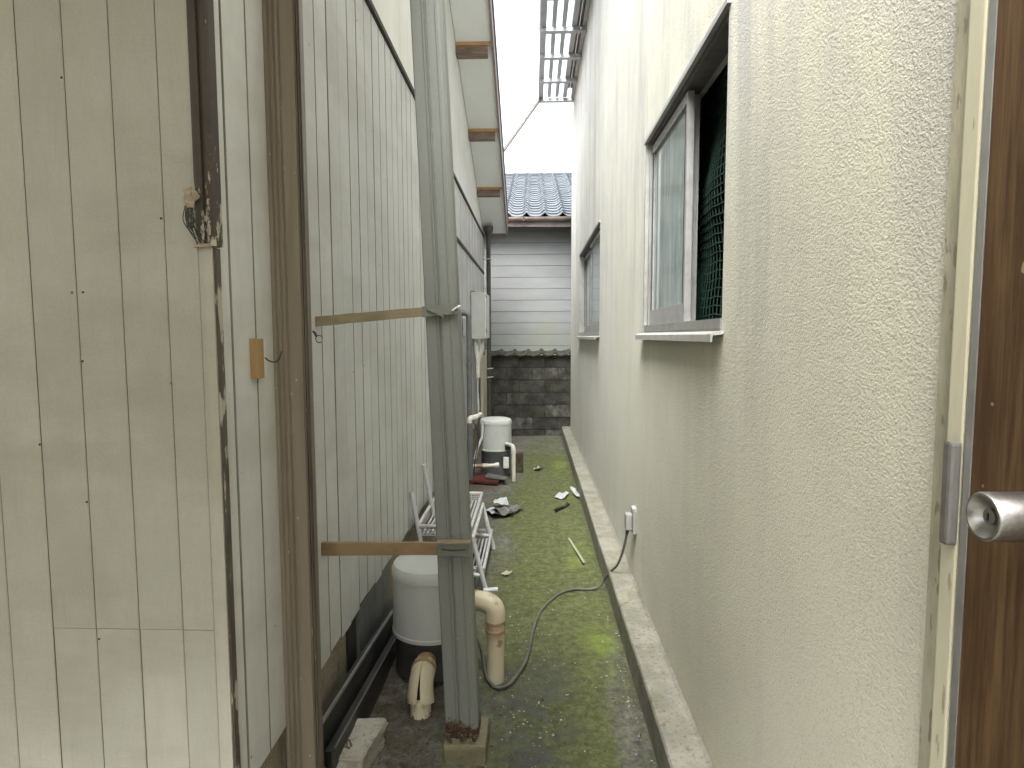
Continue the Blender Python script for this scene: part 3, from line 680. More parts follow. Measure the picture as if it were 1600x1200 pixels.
# ------------------------------------------------------------------ leaning post with its two laths
ps = thing('support_post', 'leaning grey-green metal post on a concrete footing, lashed by two laths', 'post')
PA, PB = Vector((-.262, 2.15, .08)), Vector((-.408, 2.43, 2.844))
def pc(z): return PA + (PB - PA) * ((z - PA.z) / (PB.z - PA.z))
def post_fn(x, y, z): c = pc(z); return (c.x + x, c.y + y, z)
a = .0615
front = [(-a, .10), (-a, .004), (-a + .004, 0), (-.021, 0), (-.017, -.004), (-.011, -.004), (-.008, .006), (-.003, .006), (-.001, 0), (.030, 0), (.033, -.003), (.040, -.003), (.043, 0), (a - .012, .001), (a, .010), (a, .045), (a - .004, .048), (a - .004, .052), (a, .055), (a, .10)]
g = MB(); N_ = len(front); zz = [.06 + .18 * k for k in range(20)]
for z in zz:
    for x, y in front: g.v.append(post_fn(x + .0012 * mnoise.noise(Vector((3, z * 2, 1))), y + .0015 * mnoise.noise(Vector((1, z * 2, 0))), z))
for k in range(len(zz) - 1):
    for i in range(N_): j = (i + 1) % N_; g.f.append((k * N_ + j, k * N_ + i, (k + 1) * N_ + i, (k + 1) * N_ + j))
g.f += [tuple(range(N_)), tuple((len(zz) - 1) * N_ + i for i in range(N_ - 1, -1, -1))]
g.build('shaft', 'post', ps)
ft = MB().cbox(-.328, -.168, 2.10, 2.29, -.02, .070, .012)
ft.v = [(x + .006 * mnoise.noise(Vector((x * 20, y * 20, z * 20))), y, z + .006 * mnoise.noise(Vector((x * 15, y * 15, 4)))) for x, y, z in ft.v]
ft.build('footing', 'footing', ps)
rs = MB()
for k in range(26):
    x = random.uniform(-.325, -.195); rs.lump((x, 2.145 + random.uniform(-.03, .006), .075 + random.uniform(0, .03)), random.uniform(.004, .009), .6, 1, k)
rs.build('rust_flakes', 'leaf_litter', ps)
c1 = pc(1.65); c2 = pc(.79)
def bar(p, q, h, t, name, mat, tw=0):
    p, q = Vector(p), Vector(q); d = (q - p); o = Vector((0, -t, 0)); u = Vector((0, 0, h / 2)); m = MB(); n = 10; vs = []
    for k in range(n + 1):
        b = p + d * (k / n); wv = .0015 * mnoise.noise(Vector((k * .7, h * 9, t * 50)))
        vs += [b - u + Vector((0, 0, wv)), b - u + o + Vector((0, 0, wv)), b + u + o + Vector((0, 0, wv)), b + u + Vector((0, 0, wv))]
    fs = [(0, 1, 2, 3), tuple(n * 4 + i for i in (3, 2, 1, 0))]
    for k in range(n):
        for i in range(4): fs.append((k * 4 + i, k * 4 + 4 + i, k * 4 + 4 + (i + 1) % 4, k * 4 + (i + 1) % 4))
    return m.add(vs, fs).build(name, mat, ps)
bar((XL + .002, 2.10, 1.612), (c1.x - .07, c1.y - .006, 1.652), .034, .014, 'lath', 'tie_grey')
bar((c1.x - .0695, c1.y - .006, 1.652), (c1.x + .064, c1.y - .008, 1.665), .040, .012, 'lashing', 'post')
bar((c1.x - .05, c1.y - .019, 1.668), (c1.x + .012, c1.y - .020, 1.637), .014, .006, 'lashing', 'post')
bar((XL + .002, 2.10, .808), (c2.x - .055, c2.y - .006, .772), .046, .018, 'lath', 'tie_wood')
bar((c2.x - .0545, c2.y - .006, .772), (c2.x + .066, c2.y - .008, .770), .048, .018, 'lashing', 'post')
MB().box(c2.x - .056, c2.x + .070, c2.y - .040, c2.y - .006, .7965, .802).build('lashing', 'tie_grey', ps)
MB().tube([(c2.x - .04, c2.y - .0265, .772), (c2.x, c2.y - .028, .768), (c2.x + .05, c2.y - .0275, .771)], .0018, 6).build('wire', 'cable', ps)
MB().tube([(c1.x + .045, c1.y - .022, 1.655), (c1.x + .064, c1.y - .024, 1.668), (c1.x + .072, c1.y - .005, 1.674)], .004, 6).build('wire', 'white_plastic', ps)

# ------------------------------------------------------------------ unseen canopy and yard wall, both added to shade the house front
pr_ = thing('shade_canopy', 'unseen corrugated canopy added to shade the timber house front', 'canopy')
m = MB(); n = 200; CX0, CX1 = -3.4, .25
for i in range(n + 1):
    x = CX0 + (CX1 - CX0) * i / n; wv = .010 * math.sin(x * 2 * math.pi / .063)
    m.v += [(x, -.45, 2.60 + wv), (x, 1.42, 2.98 + wv)]
for i in range(n): m.f.append((2 * i, 2 * i + 2, 2 * i + 3, 2 * i + 1))
m.build('corrugated_sheet', 'polycarb', pr_)
for yy, zz_ in ((-.4, 2.54), (.65, 2.755), (1.38, 2.90)): MB().box(CX0, CX1, yy - .02, yy + .02, zz_ - .03, zz_ + .045).build('purlin', 'wood_frame', pr_)
nb = thing('shade_wall', 'unseen tall wall added behind the camera to block light', 'wall')
MB().box(-9, -.2, -2.5, -2.35, 0, 4.2).build('cladding', 'wood_frame', nb)

# ------------------------------------------------------------------ brown shutter rail on the board wall
br = thing('shutter_rail', 'brown fluted metal shutter rail standing upright against the board wall', 'rail')
fr_ = [(-.752, 1.775), (-.752, 1.745), (-.748, 1.741)]
x = -.740
for k in range(3): fr_ += [(x, 1.741), (x + .003, 1.746), (x + .006, 1.746), (x + .009, 1.741)]; x += .0145
fr_ += [(-.666, 1.741), (-.663, 1.745), (-.663, 1.775)]
MB().prism(fr_, -.02, 3.25).build('rail_face', 'rail', br)
e = [(-.6625, 1.775), (-.6625, 1.744)]
x = -.6615
for k in range(2): e += [(x, 1.742), (x + .003, 1.742), (x + .0035, 1.750), (x + .006, 1.750)]; x += .0065
e += [(-.6480, 1.745), (-.6480, 1.775)]
MB().prism(e, -.02, 3.25).build('rail_edge', 'rail_dark', br)

# ------------------------------------------------------------------ small things on the timber house
hk = thing('coat_hook', 'small wooden block with a bent metal hook screwed to the boards', 'hook', None, (-.742, 1.62, 1.50))
MB().cbox(-.01, .014, -.026, .012, -.052, .055, .003).build('block', 'hook_wood', hk)
MB().cbox(-.01, .011, .0125, .034, -.048, .052, .003).build('backplate', 'white_plastic', hk)
MB().tube(spline([(.010, .024, .003), (.022, .026, -.006), (.036, .03, -.009), (.046, .034, .0), (.052, .036, .020)], 5), .0022, 8).build('hook', 'cable', hk, 60)
rg = thing('cup_ring', 'small dark wire ring screwed in beside the brown rail', 'ring')
MB().tube([(-.652, 1.80, 1.575), (-.645, 1.795, 1.570), (-.640, 1.79, 1.562)], .004, 6).tube([(-.632 + .010 * math.cos(t), 1.79, 1.553 + .011 * math.sin(t)) for t in [k * math.pi / 8 for k in range(15)]], .0014, 6).build('wire_ring', 'cable', rg, 60)
rb = thing('dried_bundle', 'withered plant bundle with dark strings tied at the house corner', 'dried bundle')
k_ = MB()
for k in range(7): k_.lump((-.788 + random.uniform(-.010, .012), 1.410 + random.uniform(-.006, .004), 1.868 + random.uniform(-.018, .022)), random.uniform(.007, .012), .7, 2, k, (1, .7, 1.2))
k_.build('knot', 'dry', rb, 60)
st = MB()
for k in range(16):
    x = -.790 + random.uniform(-.012, .014); l = random.uniform(.03, .10)
    st.tube(spline([(x, 1.408, 1.862), (x + random.uniform(-.008, .01), 1.404, 1.862 - l * .5), (x + random.uniform(-.006, .022) + .01 * (l > .06), 1.410, 1.862 - l)], 4), .0011, 5)
st.build('strings', 'twine', rb)
MB().cbox(-.788, -.748, 1.408, 1.426, 1.768, 1.776, .002).build('tie', 'dry', rb)

# ------------------------------------------------------------------ well pumps
def pump(name, label, c, base_mat, cover_z, top_z, r):
    t = thing(name, label, 'water pump', 'well pumps beside the timber house', c)
    MB().lathe([(r - .004, cover_z), (r, cover_z + .003), (r, cover_z + .018), (r - .003, cover_z + .022), (r - .006, top_z - .075), (r - .006, top_z - .066)], n=56).build('cover', 'pump_white', t, 35)
    MB().lathe([(r - .004, top_z - .0655), (r - .001, top_z - .064), (r - .001, top_z - .035), (r - .012, top_z - .014), (r - .04, top_z - .003), (r - .09, top_z), (.001, top_z + .002)], n=56).build('lid', 'pump_white', t, 35)
    MB().lathe([(r * .92, .03), (r * .92, cover_z - .03), (r * .97, cover_z - .012), (r * .97, cover_z - .001)], n=48).build('base', base_mat, t, 35)
    MB().lathe([(r * .6, .0), (r * .6, .03)], n=24).build('foot', base_mat, t, 35)
    return t
p1 = pump('well_pump', 'round off-white well pump partly hidden behind the leaning post', (-.470, 2.74, 0), 'pump_base_dark', .205, .538, .182)
p2 = pump('well_pump', 'white well pump on grey base at the far end near the block wall', (-.408, 6.72, 0), 'pump_base', .30, .655, .178)
MB().cbox(.105, .168, -.150, -.085, .315, .385, .008).build('port', 'black', p2)
MB().cbox(.09, .15, -.172, -.128, .12, .24, .006).build('rating_plate', 'white_plastic', p2)
for s_ in (-1, 1): MB().box(-.15, .15, s_ * .12 - .03, s_ * .12 + .03, -.0, .029).build('skid', 'black', p2)
dp2 = thing('outlet_pipe', 'white elbow pipe from the far pump down to the ground', 'pipe')
MB().tube(bend((-.285, 6.58, .385), (-.203, 6.47, .385), (-.203, 6.47, 0), .05), .021, 14).build('pipe', 'pvc_white', dp2, 50)
MB().tube([(-.203, 6.47, .30), (-.203, 6.47, .335)], .025, 14).build('collar', 'pvc_white', dp2, 50)
ip = thing('inlet_pipe', 'grimy white pipe running level in front of the far pump', 'pipe')
MB().tube([(-.74, 6.40, .172), (-.40, 6.40, .186)], .020, 14).build('pipe', 'pvc_white', ip, 50)
MB().tube([(-.40, 6.40, .186), (-.355, 6.402, .19)], .028, 14).tube([(-.53, 6.40, .181), (-.48, 6.40, .183)], .024, 14).build('fitting', 'pvc_white', ip, 50)
MB().tube([(-.60, 6.40, .1785), (-.53, 6.40, .181)], .0215, 14).build('tape', 'pvc_rust', ip, 50)
tag(MB().cbox(-.19, -.105, 6.86, 6.96, -.01, .225, .008).build('dark_post_stub', 'leaf_litter'), 'short dark wooden stub standing right of the far pump', 'post stub')
rd = thing('scrap_board', 'dark red and black scrap boards lying under the far pump', 'scrap')
MB().add([(-.70, 6.28, .03), (-.36, 6.22, .02), (-.34, 6.44, .05), (-.70, 6.50, .07), (-.70, 6.28, .055), (-.36, 6.22, .045), (-.34, 6.44, .075), (-.70, 6.50, .095)], [(3, 2, 1, 0), (4, 5, 6, 7), (0, 1, 5, 4), (1, 2, 6, 5), (2, 3, 7, 6), (3, 0, 4, 7)]).build('red_board', 'red', rd)
MB().add([(-.50, 6.30, .075), (-.27, 6.26, .055), (-.25, 6.36, .055), (-.48, 6.42, .085), (-.50, 6.30, .09), (-.27, 6.26, .07), (-.25, 6.36, .07), (-.48, 6.42, .10)], [(3, 2, 1, 0), (4, 5, 6, 7), (0, 1, 5, 4), (1, 2, 6, 5), (2, 3, 7, 6), (3, 0, 4, 7)]).build('dark_board', 'steel_dark', rd)
MB().box(-.72, -.30, 6.40, 6.56, 0, .028).build('base_board', 'black', rd)

# drain pipes of the near pump
d1 = thing('drain_pipe', 'yellowed plastic elbow drain pipe standing right of the leaning post', 'pipe')
MB().tube(bend((-.40, 2.74, .355), (-.168, 2.665, .355), (-.168, 2.655, -.01), .055, 8), .040, 20).build('pipe', 'pvc', d1, 50)
el = bend((-.262, 2.695, .355), (-.168, 2.665, .355), (-.168, 2.660, .275), .055, 10)
MB().tube(el, .0455, 20).build('elbow', 'pvc', d1, 50)
for z0_, z1_ in ((.268, .282), (.228, .24)): MB().tube([(-.168, 2.66, z0_), (-.168, 2.66, z1_)], .0465, 20).build('tape_band', 'pvc_rust', d1, 50)
MB().tube([(-.268, 2.697, .355), (-.256, 2.693, .355)], .0485, 20).build('tape_band', 'pvc_rust', d1, 50)
MB().tube([(-.30, 2.707, .355), (-.285, 2.703, .355)], .046, 20).build('tape_band', 'pvc_rust', d1, 50)
d2 = thing('split_pipe', 'yellowed plastic pipe elbow split open at its end below the near pump', 'pipe')
MB().tube([(-.470, 2.62, .135), (-.470, 2.50, .125)], .042, 20).build('stub', 'pvc_rust', d2, 50)
# elbow shell with a wedge-shaped crack facing the camera
path = bend((-.470, 2.535, .128), (-.468, 2.425, .118), (-.463, 2.398, .050), .06, 12); path = [Vector(p) for p in path]
m = MB(); n = 40; L_ = len(path)
for ro in (.051, .046):
    for i, p in enumerate(path):
        t = (path[min(i + 1, L_ - 1)] - path[max(i - 1, 0)]).normalized(); sx = Vector((1, 0, 0)); up = sx.cross(t).normalized()
        if up.z < 0: up = -up
        f_ = max(0, (i - 5) / (L_ - 6)); half = .015 + .15 * f_
        for k in range(n + 1):
            a = half + (2 * math.pi - 2 * half) * k / n; rr = ro * (1 + .10 * f_)
            m.v.append(p + (up * math.cos(a) + sx * math.sin(a)) * rr)
q = n + 1
for i in range(L_ - 1):
    for k in range(n):
        b = i * q + k; m.f.append((b, b + q, b + q + 1, b + 1)); b += L_ * q; m.f.append((b, b + 1, b + q + 1, b + q))
    for k in (0, n): b = i * q + k; m.f.append((b, b + q, b + q + L_ * q, b + L_ * q))
for k in range(n): b = (L_ - 1) * q + k; m.f.append((b, b + 1, b + 1 + L_ * q, b + L_ * q)); b = k; m.f.append((b, b + 1, b + 1 + L_ * q, b + L_ * q))
m.build('elbow', 'pvc', d2, 40)
MB().tube(path[2:-1], .0435, 20).build('bore', 'grime', d2, 50)  # solid black core painted as the darkness inside the pipe
MB().tube([(-.470, 2.515, .1285), (-.470, 2.498, .1270)], .0535, 20).build('tape_band', 'pvc_rust', d2, 50)
MB().tube([(-.4635, 2.410, .072), (-.461, 2.380, -.02)], .0425, 20).build('sleeve', 'pvc', d2, 50)

# long black planks and a metal edging lying along the foundation
pk = thing('black_planks', 'black planks with a grey metal edge leaning along the foundation', 'planks')
def lean(name, mat, p, q, t, h0, h1):
    (xa, ya), (xb, yb) = p, q
    vs = [(xa, ya, h0[0]), (xb, yb, h0[1]), (xb, yb, h1[1]), (xa, ya, h1[0])]; vs += [(x + t, y, z) for x, y, z in vs]
    return MB().add(vs, [(0, 1, 2, 3), (7, 6, 5, 4), (0, 4, 5, 1), (1, 5, 6, 2), (2, 6, 7, 3), (3, 7, 4, 0)]).build(name, mat, pk)
lean('plank', 'plank_black', (-.730, 1.86), (-.720, 3.3), .020, (.0, .0), (.275, .150))
lean('metal_edge', 'alu', (-.712, 1.86), (-.704, 3.3), .009, (.268, .150), (.280, .162))
lean('plank', 'plank_black', (-.690, 1.90), (-.680, 3.3), .022, (.0, .0), (.185, .075))
lean('metal_edge', 'steel_dark', (-.666, 1.92), (-.656, 3.3), .005, (.180, .070), (.187, .078))
cb = thing('concrete_lump', 'rough concrete block with a rusty wire loop beside the brown rail', 'concrete block')
bm = bmesh.new(); bmesh.ops.create_cube(bm, size=1); bmesh.ops.subdivide_edges(bm, edges=bm.edges[:], cuts=7, use_grid_fill=True)
bmesh.ops.bevel(bm, geom=[e_ for e_ in bm.edges if len(e_.link_faces) == 2 and e_.calc_face_angle() > 1], offset=.03, segments=2, affect='EDGES')
for v in bm.verts:
    c = v.co.copy(); nn = mnoise.noise(c * 3.2) * .045 + mnoise.noise(c * 9) * .02
    v.co = Vector((-.658 + c.x * (.165 + .02 * c.z) + c.y * .03 + nn * .25, 2.085 + c.y * .235 + nn * .2, .052 + c.z * .115 + nn * .18))
bm.verts.index_update(); m = MB().add([v.co[:] for v in bm.verts], [[v.index for v in f.verts] for f in bm.faces]); bm.free()
m.build('lump', 'concrete', cb, 40)
MB().tube(spline([(-.66, 2.035, .10), (-.656, 2.03, .130), (-.648, 2.028, .138), (-.644, 2.03, .125), (-.640, 2.04, .10)], 4), .0028, 6).tube([(-.668, 2.03, .112), (-.645, 2.02, .114)], .003, 6).build('wire_loop', 'wood_frame', cb)
tag(MB().lump((-.688, 1.96, .085), .055, .5, 2, 4, (1.0, .9, .32)).build('flat_stone', 'concrete', None, 30), 'flat grey stone resting on the block against the brown rail', 'stone')
tag(MB().add([(-.735, 1.90, .03), (-.60, 1.90, .03), (-.60, 1.965, .03), (-.735, 1.965, .03), (-.735, 1.90, .0), (-.60, 1.90, .0), (-.60, 1.965, .0), (-.735, 1.965, .0)], [(0, 1, 2, 3), (7, 6, 5, 4), (0, 4, 5, 1), (1, 5, 6, 2), (2, 6, 7, 3), (3, 7, 4, 0)]).build('wood_scrap', 'wood_frame'), 'brown wood offcut at the foot of the concrete block', 'wood scrap')

# ------------------------------------------------------------------ rack of two trays
rk = thing('tray_rack', 'grey tube rack with two slatted plastic trays behind the leaning post', 'rack')
TR = .0145; YN, YFAR = 3.62, 4.36
MB().tube([(-.735, YN, .615), (-.688, YN, .33), (-.63, YN, 0)], TR, 10).build('leg', 'rack_tube', rk, 50)
MB().tube([(-.733, 4.03, .70), (-.69, 4.06, .42), (-.62, 4.1, 0)], TR, 10).build('leg', 'rack_tube', rk, 50)
for yy in (YN, YFAR):
    MB().tube([(-.285, yy, .0), (-.366, yy, .335)], TR, 10).build('leg', 'rack_tube', rk, 50)
    MB().tube([(-.62, yy, .13), (-.31, yy, .10)], TR * .8, 10).build('stretcher', 'rack_tube', rk, 50)
MB().tube([(-.366, YN - .02, .335), (-.366, YFAR + .01, .335)], TR, 10).build('rail', 'rack_tube', rk, 50)
MB().tube([(-.30, YN - .02, .012), (-.215, YN + .0, .012)], TR, 10).build('foot', 'rack_tube', rk, 50)
def tray(x0, x1, z, y0, y1):
    t = bpy.data.objects.new('tray', None); COL.objects.link(t); t.parent = rk
    x = x0 + .02
    while x < x1 - .015: MB().box(x, x + .011, y0 + .012, y1 - .012, z, z + .006).build('slat', 'rack_tray', t); x += .026
    MB().tube([(x0, y0, z + .06), (x1, y0, z + .06), (x1, y1, z + .06), (x0, y1, z + .06), (x0, y0, z + .06)], .011, 8).build('rim', 'rack_tube', t, 50)
    # perforated end walls
    for yy in (y0, y1):
        g = MB(); x = x0; k = 0
        while x < x1: g.box(x, x + .006, yy - .002, yy + .002, z, z + .055); x += .0165
        for q_ in range(4): g.box(x0, x1, yy - .0015, yy + .0015, z + .015 * q_, z + .015 * q_ + .005)
        g.build('end_mesh', 'rack_tray', t)
    MB().box(x0, x0 + .003, y0, y1, z, z + .055).build('side', 'rack_tray', t)
    MB().box(x1 - .003, x1, y0, y1, z, z + .03).build('side', 'rack_tray', t)
tray(-.70, -.372, .345, YN, YFAR + .05)
tray(-.62, -.300, .075, YN + .03, YFAR + .02)

# ------------------------------------------------------------------ electrics on the far part of the timber house
bx = thing('meter_cabinet', 'grey steel meter cabinet hung on the board wall near the drainpipe', 'cabinet')
MB().cbox(-.744, -.585, 7.42, 8.05, 1.525, 2.095, .006).build('body', 'box_grey', bx)
MB().cbox(-.583, -.566, 7.43, 8.04, 1.535, 2.085, .005).build('door', 'white_plastic', bx)
for z in (1.60, 2.02): MB().box(-.568, -.556, 7.425, 7.45, z, z + .05).build('hinge', 'steel_dark', bx)
MB().box(-.752, -.70, 7.425, 8.0, 2.10, 2.104).build('bracket', 'steel_dark', bx)
tag(MB().cbox(-.747, -.66, 6.55, 6.68, 1.56, 1.76, .008).build('electric_meter', 'white_plastic'), 'small white meter box on the boards just behind the leaning post', 'meter')
cn = thing('grey_conduit', 'thick dark grey conduit bending out of the wall and running down it', 'conduit')
MB().tube(bend((-.745, 6.45, 1.805), (-.672, 6.45, 1.80), (-.672, 6.45, .66), .05), .029, 14).build('pipe', 'conduit', cn, 50)
MB().lathe([(.032, -.02), (.032, .02)], (-.672, 6.45, 1.25), 14).build('collar', 'conduit', cn, 50)
vp = thing('standpipe', 'grey standpipe with a white elbow on top beside the far pump', 'pipe')
MB().tube([(-.655, 6.31, 0), (-.655, 6.31, .66)], .031, 14).build('pipe', 'conduit', vp, 50)
MB().tube(bend((-.655, 6.31, .655), (-.655, 6.31, .70), (-.60, 6.36, .705), .03), .033, 14).tube([(-.60, 6.36, .705), (-.55, 6.42, .735)], .024, 12).build('elbow', 'pvc_white', vp, 50)
tag(MB().tube(spline([(-.635, 6.29, .69), (-.585, 6.29, .60), (-.568, 6.29, .45), (-.60, 6.30, .28), (-.62, 6.32, .12)], 6), .0055, 8).build('black_cable', 'cable', None, 60), 'black cable hanging in a bow from the white elbow', 'cable')
tag(MB().tube(spline([(-.54, 6.5, .62), (-.545, 6.5, .48), (-.585, 6.48, .38), (-.62, 6.46, .24)], 6), .013, 10).build('white_hose', 'white_plastic', None, 60), 'white hose bending behind the far pump to the ground', 'hose')
cb_ = thing('wrapped_pipes', 'white taped pipes hanging below the grey meter cabinet', 'pipes')
MB().tube(spline([(-.70, 7.5, 1.53), (-.69, 7.5, 1.40), (-.675, 7.5, 1.28), (-.675, 7.5, 1.05)], 6), .026, 10).build('pipe', 'white_plastic', cb_, 60)
MB().tube(spline([(-.61, 7.5, 1.53), (-.625, 7.5, 1.38), (-.665, 7.49, 1.22), (-.668, 7.48, 1.05)], 6), .026, 10).build('pipe', 'pvc_white', cb_, 60)
MB().tube(spline([(-.672, 7.49, 1.05), (-.672, 7.49, .8), (-.665, 7.49, .60)], 6), .012, 8).build('pipe', 'white_plastic', cb_, 60)
MB().tube(spline([(-.655, 7.47, 1.1), (-.66, 7.46, .9), (-.645, 7.46, .75), (-.66, 7.46, .5)], 6), .005, 6).build('wire', 'cable', cb_, 60)
MB().tube(spline([(-.592, 7.5, 1.53), (-.585, 7.5, 1.40), (-.60, 7.5, 1.33), (-.612, 7.5, 1.42), (-.60, 7.5, 1.48)], 6), .005, 6).build('wire', 'cable', cb_, 60)
tag(MB().box(XL + .001, -.70, 8.6, 9.45, .30, 1.35).build('lit_corner', 'casing'), 'cream panel standing in for the lit far corner of the timber house', 'board')  # cream slab put in for the lit foundation and house corner
tag(MB().tube([(-.705, 8.0, .3), (-.705, 8.0, 1.28)], .02, 10).build('wall_pipe', 'conduit', None, 50), 'slim grey pipe between the white taped pipes and the cream corner panel', 'pipe')

# ------------------------------------------------------------------ outlet and cord on the stucco wall
M['outlet'] = weathered('grey_outlet', (.25, .25, .235), (.30, .30, .28), 20, rough=.5, bump=.05)
ol = thing('wall_outlet', 'weatherproof grey outlet low on the stucco wall', 'outlet')
MB().cbox(XR - .022, XR + .001, 3.40, 3.475, .435, .57, .004).build('box', 'outlet', ol)
MB().cbox(XR - .060, XR - .0225, 3.405, 3.47, .455, .548, .008).build('cover', 'outlet', ol)
MB().cbox(XR - .024, XR - .0, 3.41, 3.465, .5705, .585, .004).build('cap', 'pump_white', ol)
pg = thing('power_cord', 'grey power cord curling from the wall outlet across the mossy path', 'cord')
MB().tube([(XR - .045, 3.435, .456), (XR - .05, 3.44, .42)], [.013, .007], 10).build('plug', 'cable', pg, 60)
pts = [(XR - .05, 3.44, .42), (XR - .062, 3.47, .33), (XR - .085, 3.52, .22), (.475, 3.575, .156), (.445, 3.63, .09), (.415, 3.645, .03), (.36, 3.64, .012), (.266, 3.637, .012), (.185, 3.59, .012), (.125, 3.505, .012), (.07, 3.39, .012), (.028, 3.255, .012), (.0, 3.08, .012), (-.013, 2.941, .012), (-.028, 2.82, .012), (-.055, 2.72, .012), (-.106, 2.60, .012), (-.162, 2.575, .014), (-.205, 2.64, .02), (-.232, 2.74, .05), (-.262, 2.80, .11), (-.33, 2.86, .18)]
MB().tube(spline(pts, 7), .0072, 10).build('cable', 'cord', pg, 60)

# ------------------------------------------------------------------ litter on the path
def scrap(name, c, w_, d_, rz, mat, label, cat, lift=.01, curl=.02, seed=1, group=None):
    m = MB(); n = 7; c_, s_ = math.cos(rz), math.sin(rz)
    for lay in (0, .0015):
        for j in range(n + 1):
            for i in range(n + 1):
                u, v = i / n - .5, j / n - .5; jag = .12 * mnoise.noise(Vector((u * 4, v * 4, seed)))
                x, y = u * w_ * (1 + jag), v * d_ * (1 - jag)
                z = lift + curl * (mnoise.noise(Vector((u * 2.5, v * 2.5, seed * 1.3))) + .4 * abs(u)) + lay
                m.v.append((c[0] + x * c_ - y * s_, c[1] + x * s_ + y * c_, max(.006, z)))
    q = n + 1; K = q * q
    for j in range(n):
        for i in range(n): a = j * q + i; m.f += [(a + K, a + 1 + K, a + q + 1 + K, a + q + K), (a, a + q, a + q + 1, a + 1)]
    for i in range(n):
        m.f += [(i, i + 1, i + 1 + K, i + K), (n * q + i + 1, n * q + i, n * q + i + K, n * q + i + 1 + K), (i * q + q, i * q, i * q + K, i * q + q + K), (i * q + n, i * q + q + n, i * q + q + n + K, i * q + n + K)]
    return tag(m.build(name, mat, None, 40), label, cat, group)
scrap('torn_sheet', (-.30, 5.22), .20, .28, .5, 'paper', 'crumpled white sheet beside the tray rack', 'litter', .02, .05, 2)
scrap('dark_wrapper', (-.215, 5.26), .15, .34, -.5, 'steel_dark', 'dark grey folded wrapper lying against the crumpled white sheet', 'litter', .04, .07, 5)
scrap('blue_paper', (-.29, 5.42), .13, .14, .2, 'paper', 'small pale blue paper scrap propped behind the dark wrapper', 'litter', .06, .05, 8)
scrap('white_paper', (.285, 5.84), .10, .22, -.25, 'paper', 'white paper scrap flat on the moss in mid path', 'litter', .014, .02, 3)
scrap('white_strip', (.452 - .03, 5.93), .05, .34, .1, 'paper', 'narrow white strip lying along the foot of the kerb', 'litter', .02, .03, 4)
scrap('black_strip', (.266, 5.42), .035, .27, -.55, 'black', 'thin black strip on the moss near the white paper scrap', 'litter', .014, .03, 6)
scrap('pale_scrap', (.074, 7.03), .07, .16, -.4, 'paper', 'tiny pale scrap on the path right of the far pump', 'litter', .014, .04, 9)
scrap('beige_chip', (-.168, 3.88), .045, .07, -.5, 'lath', 'small beige chip on the moss beside the rack foot', 'litter', .012, .01, 10)
tag(MB().add([(.268, 4.57, .010), (.284, 4.575, .010), (.360, 4.07, .012), (.344, 4.06, .012), (.268, 4.57, .018), (.284, 4.575, .018), (.360, 4.07, .020), (.344, 4.06, .020)], [(0, 1, 2, 3), (7, 6, 5, 4), (0, 4, 5, 1), (1, 5, 6, 2), (2, 6, 7, 3), (3, 7, 4, 0)]).build('wooden_lath', 'lath'), 'thin pale wooden lath lying on the green moss', 'stick')
gm = MB()
for k in range(650):
    u = random.random(); y = 1.95 + 7.2 * u ** 1.5; x = random.uniform(-.72, .45)
    if random.random() < .35: x = random.gauss(-.05, .1); y = random.uniform(2.0, 3.3)
    if random.random() < .15: x = random.uniform(.40, .455)
    if not -.73 < x < .453: continue
    s_ = random.uniform(.0018, .0052) * (1.5 if random.random() < .06 else 1)
    z = .008 * mnoise.noise(Vector((x * 2.2, y * 1.6, 0))) + s_ * .3; a = random.random() * 6
    vs = [(s_ * 1.5 * math.cos(a), s_ * 1.5 * math.sin(a), 0), (-s_ * math.sin(a), s_ * math.cos(a), 0), (-s_ * 1.2 * math.cos(a), -s_ * math.sin(a), 0), (s_ * math.sin(a), -s_ * 1.1 * math.cos(a), 0), (0, 0, s_ * .8), (0, 0, -s_)]
    gm.add([(x + p, y + q_, z + r_) for p, q_, r_ in vs], [(0, 1, 4), (1, 2, 4), (2, 3, 4), (3, 0, 4), (1, 0, 5), (2, 1, 5), (3, 2, 5), (0, 3, 5)])
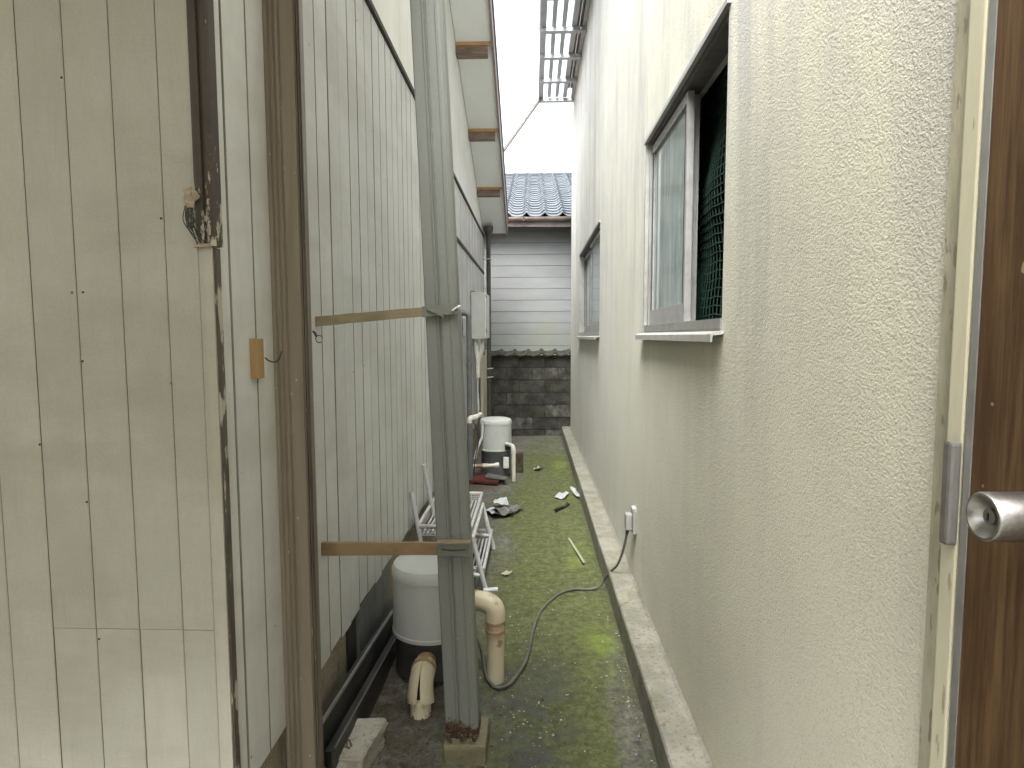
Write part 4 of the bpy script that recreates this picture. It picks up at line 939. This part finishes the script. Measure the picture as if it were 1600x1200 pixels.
tag(gm.build('gravel', 'gravel'), 'pale grit and pebbles strewn over the mossy path', 'grit', kind='stuff')
lm = MB()
for k in range(1200):
    y = 1.95 + 7 * random.random() ** 1.4; x = random.uniform(-.73, .452)
    if random.random() < .4: x = random.uniform(-.73, -.35); y = random.uniform(1.9, 2.9)
    s_ = random.uniform(.003, .009); a = random.random() * 6.3; z = .008 * mnoise.noise(Vector((x * 2.2, y * 1.6, 0))) + .005 + .012 * (x < -.35)
    c_, q_ = math.cos(a), math.sin(a); tl = random.uniform(-.3, .5) * s_
    lm.add([(x + c_ * s_ * 1.6, y + q_ * s_ * 1.6, z + tl), (x - q_ * s_ * .5, y + c_ * s_ * .5, z + .002), (x - c_ * s_ * 1.6, y - q_ * s_ * 1.6, z - .001), (x + q_ * s_ * .5, y - c_ * s_ * .5, z)], [(0, 1, 2, 3)])
tag(lm.build('leaves', 'leaf_litter'), 'dark crumbled leaf litter scattered on the path', 'leaf litter', kind='stuff')
mo = MB()
for k in range(14000):
    y = 1.9 + 6.6 * random.random() ** 1.25; x = random.uniform(-.30, .452)
    d = mnoise.noise(Vector((x * 3.1, y * 2.2, 17))) + .6 * mnoise.noise(Vector((x * 11, y * 9, 4))) + .25 * (x > .30) - .35 * (x < -.1) - .4 * (y > 7.3)
    if d < .12 or len(mo.f) > 40000: continue
    r_ = random.uniform(.0022, .0065); hgt = r_ * random.uniform(.35, .7); a0 = random.random() * 6
    z = .010 * mnoise.noise(Vector((x * 2.2, y * 1.6, 0))) + .004 * mnoise.noise(Vector((x * 9, y * 9, 3))) - .0005
    ring = [(x + r_ * random.uniform(.7, 1.2) * math.cos(a0 + k_ * 1.2566), y + r_ * random.uniform(.7, 1.2) * math.sin(a0 + k_ * 1.2566), z) for k_ in range(5)]
    mo.add(ring + [(x + random.uniform(-.3, .3) * r_, y + random.uniform(-.3, .3) * r_, z + hgt)], [(i, (i + 1) % 5, 5) for i in range(5)])
tag(mo.build('moss', 'moss', None, 80), 'olive green moss clumps growing over the concrete path', 'moss', kind='stuff')
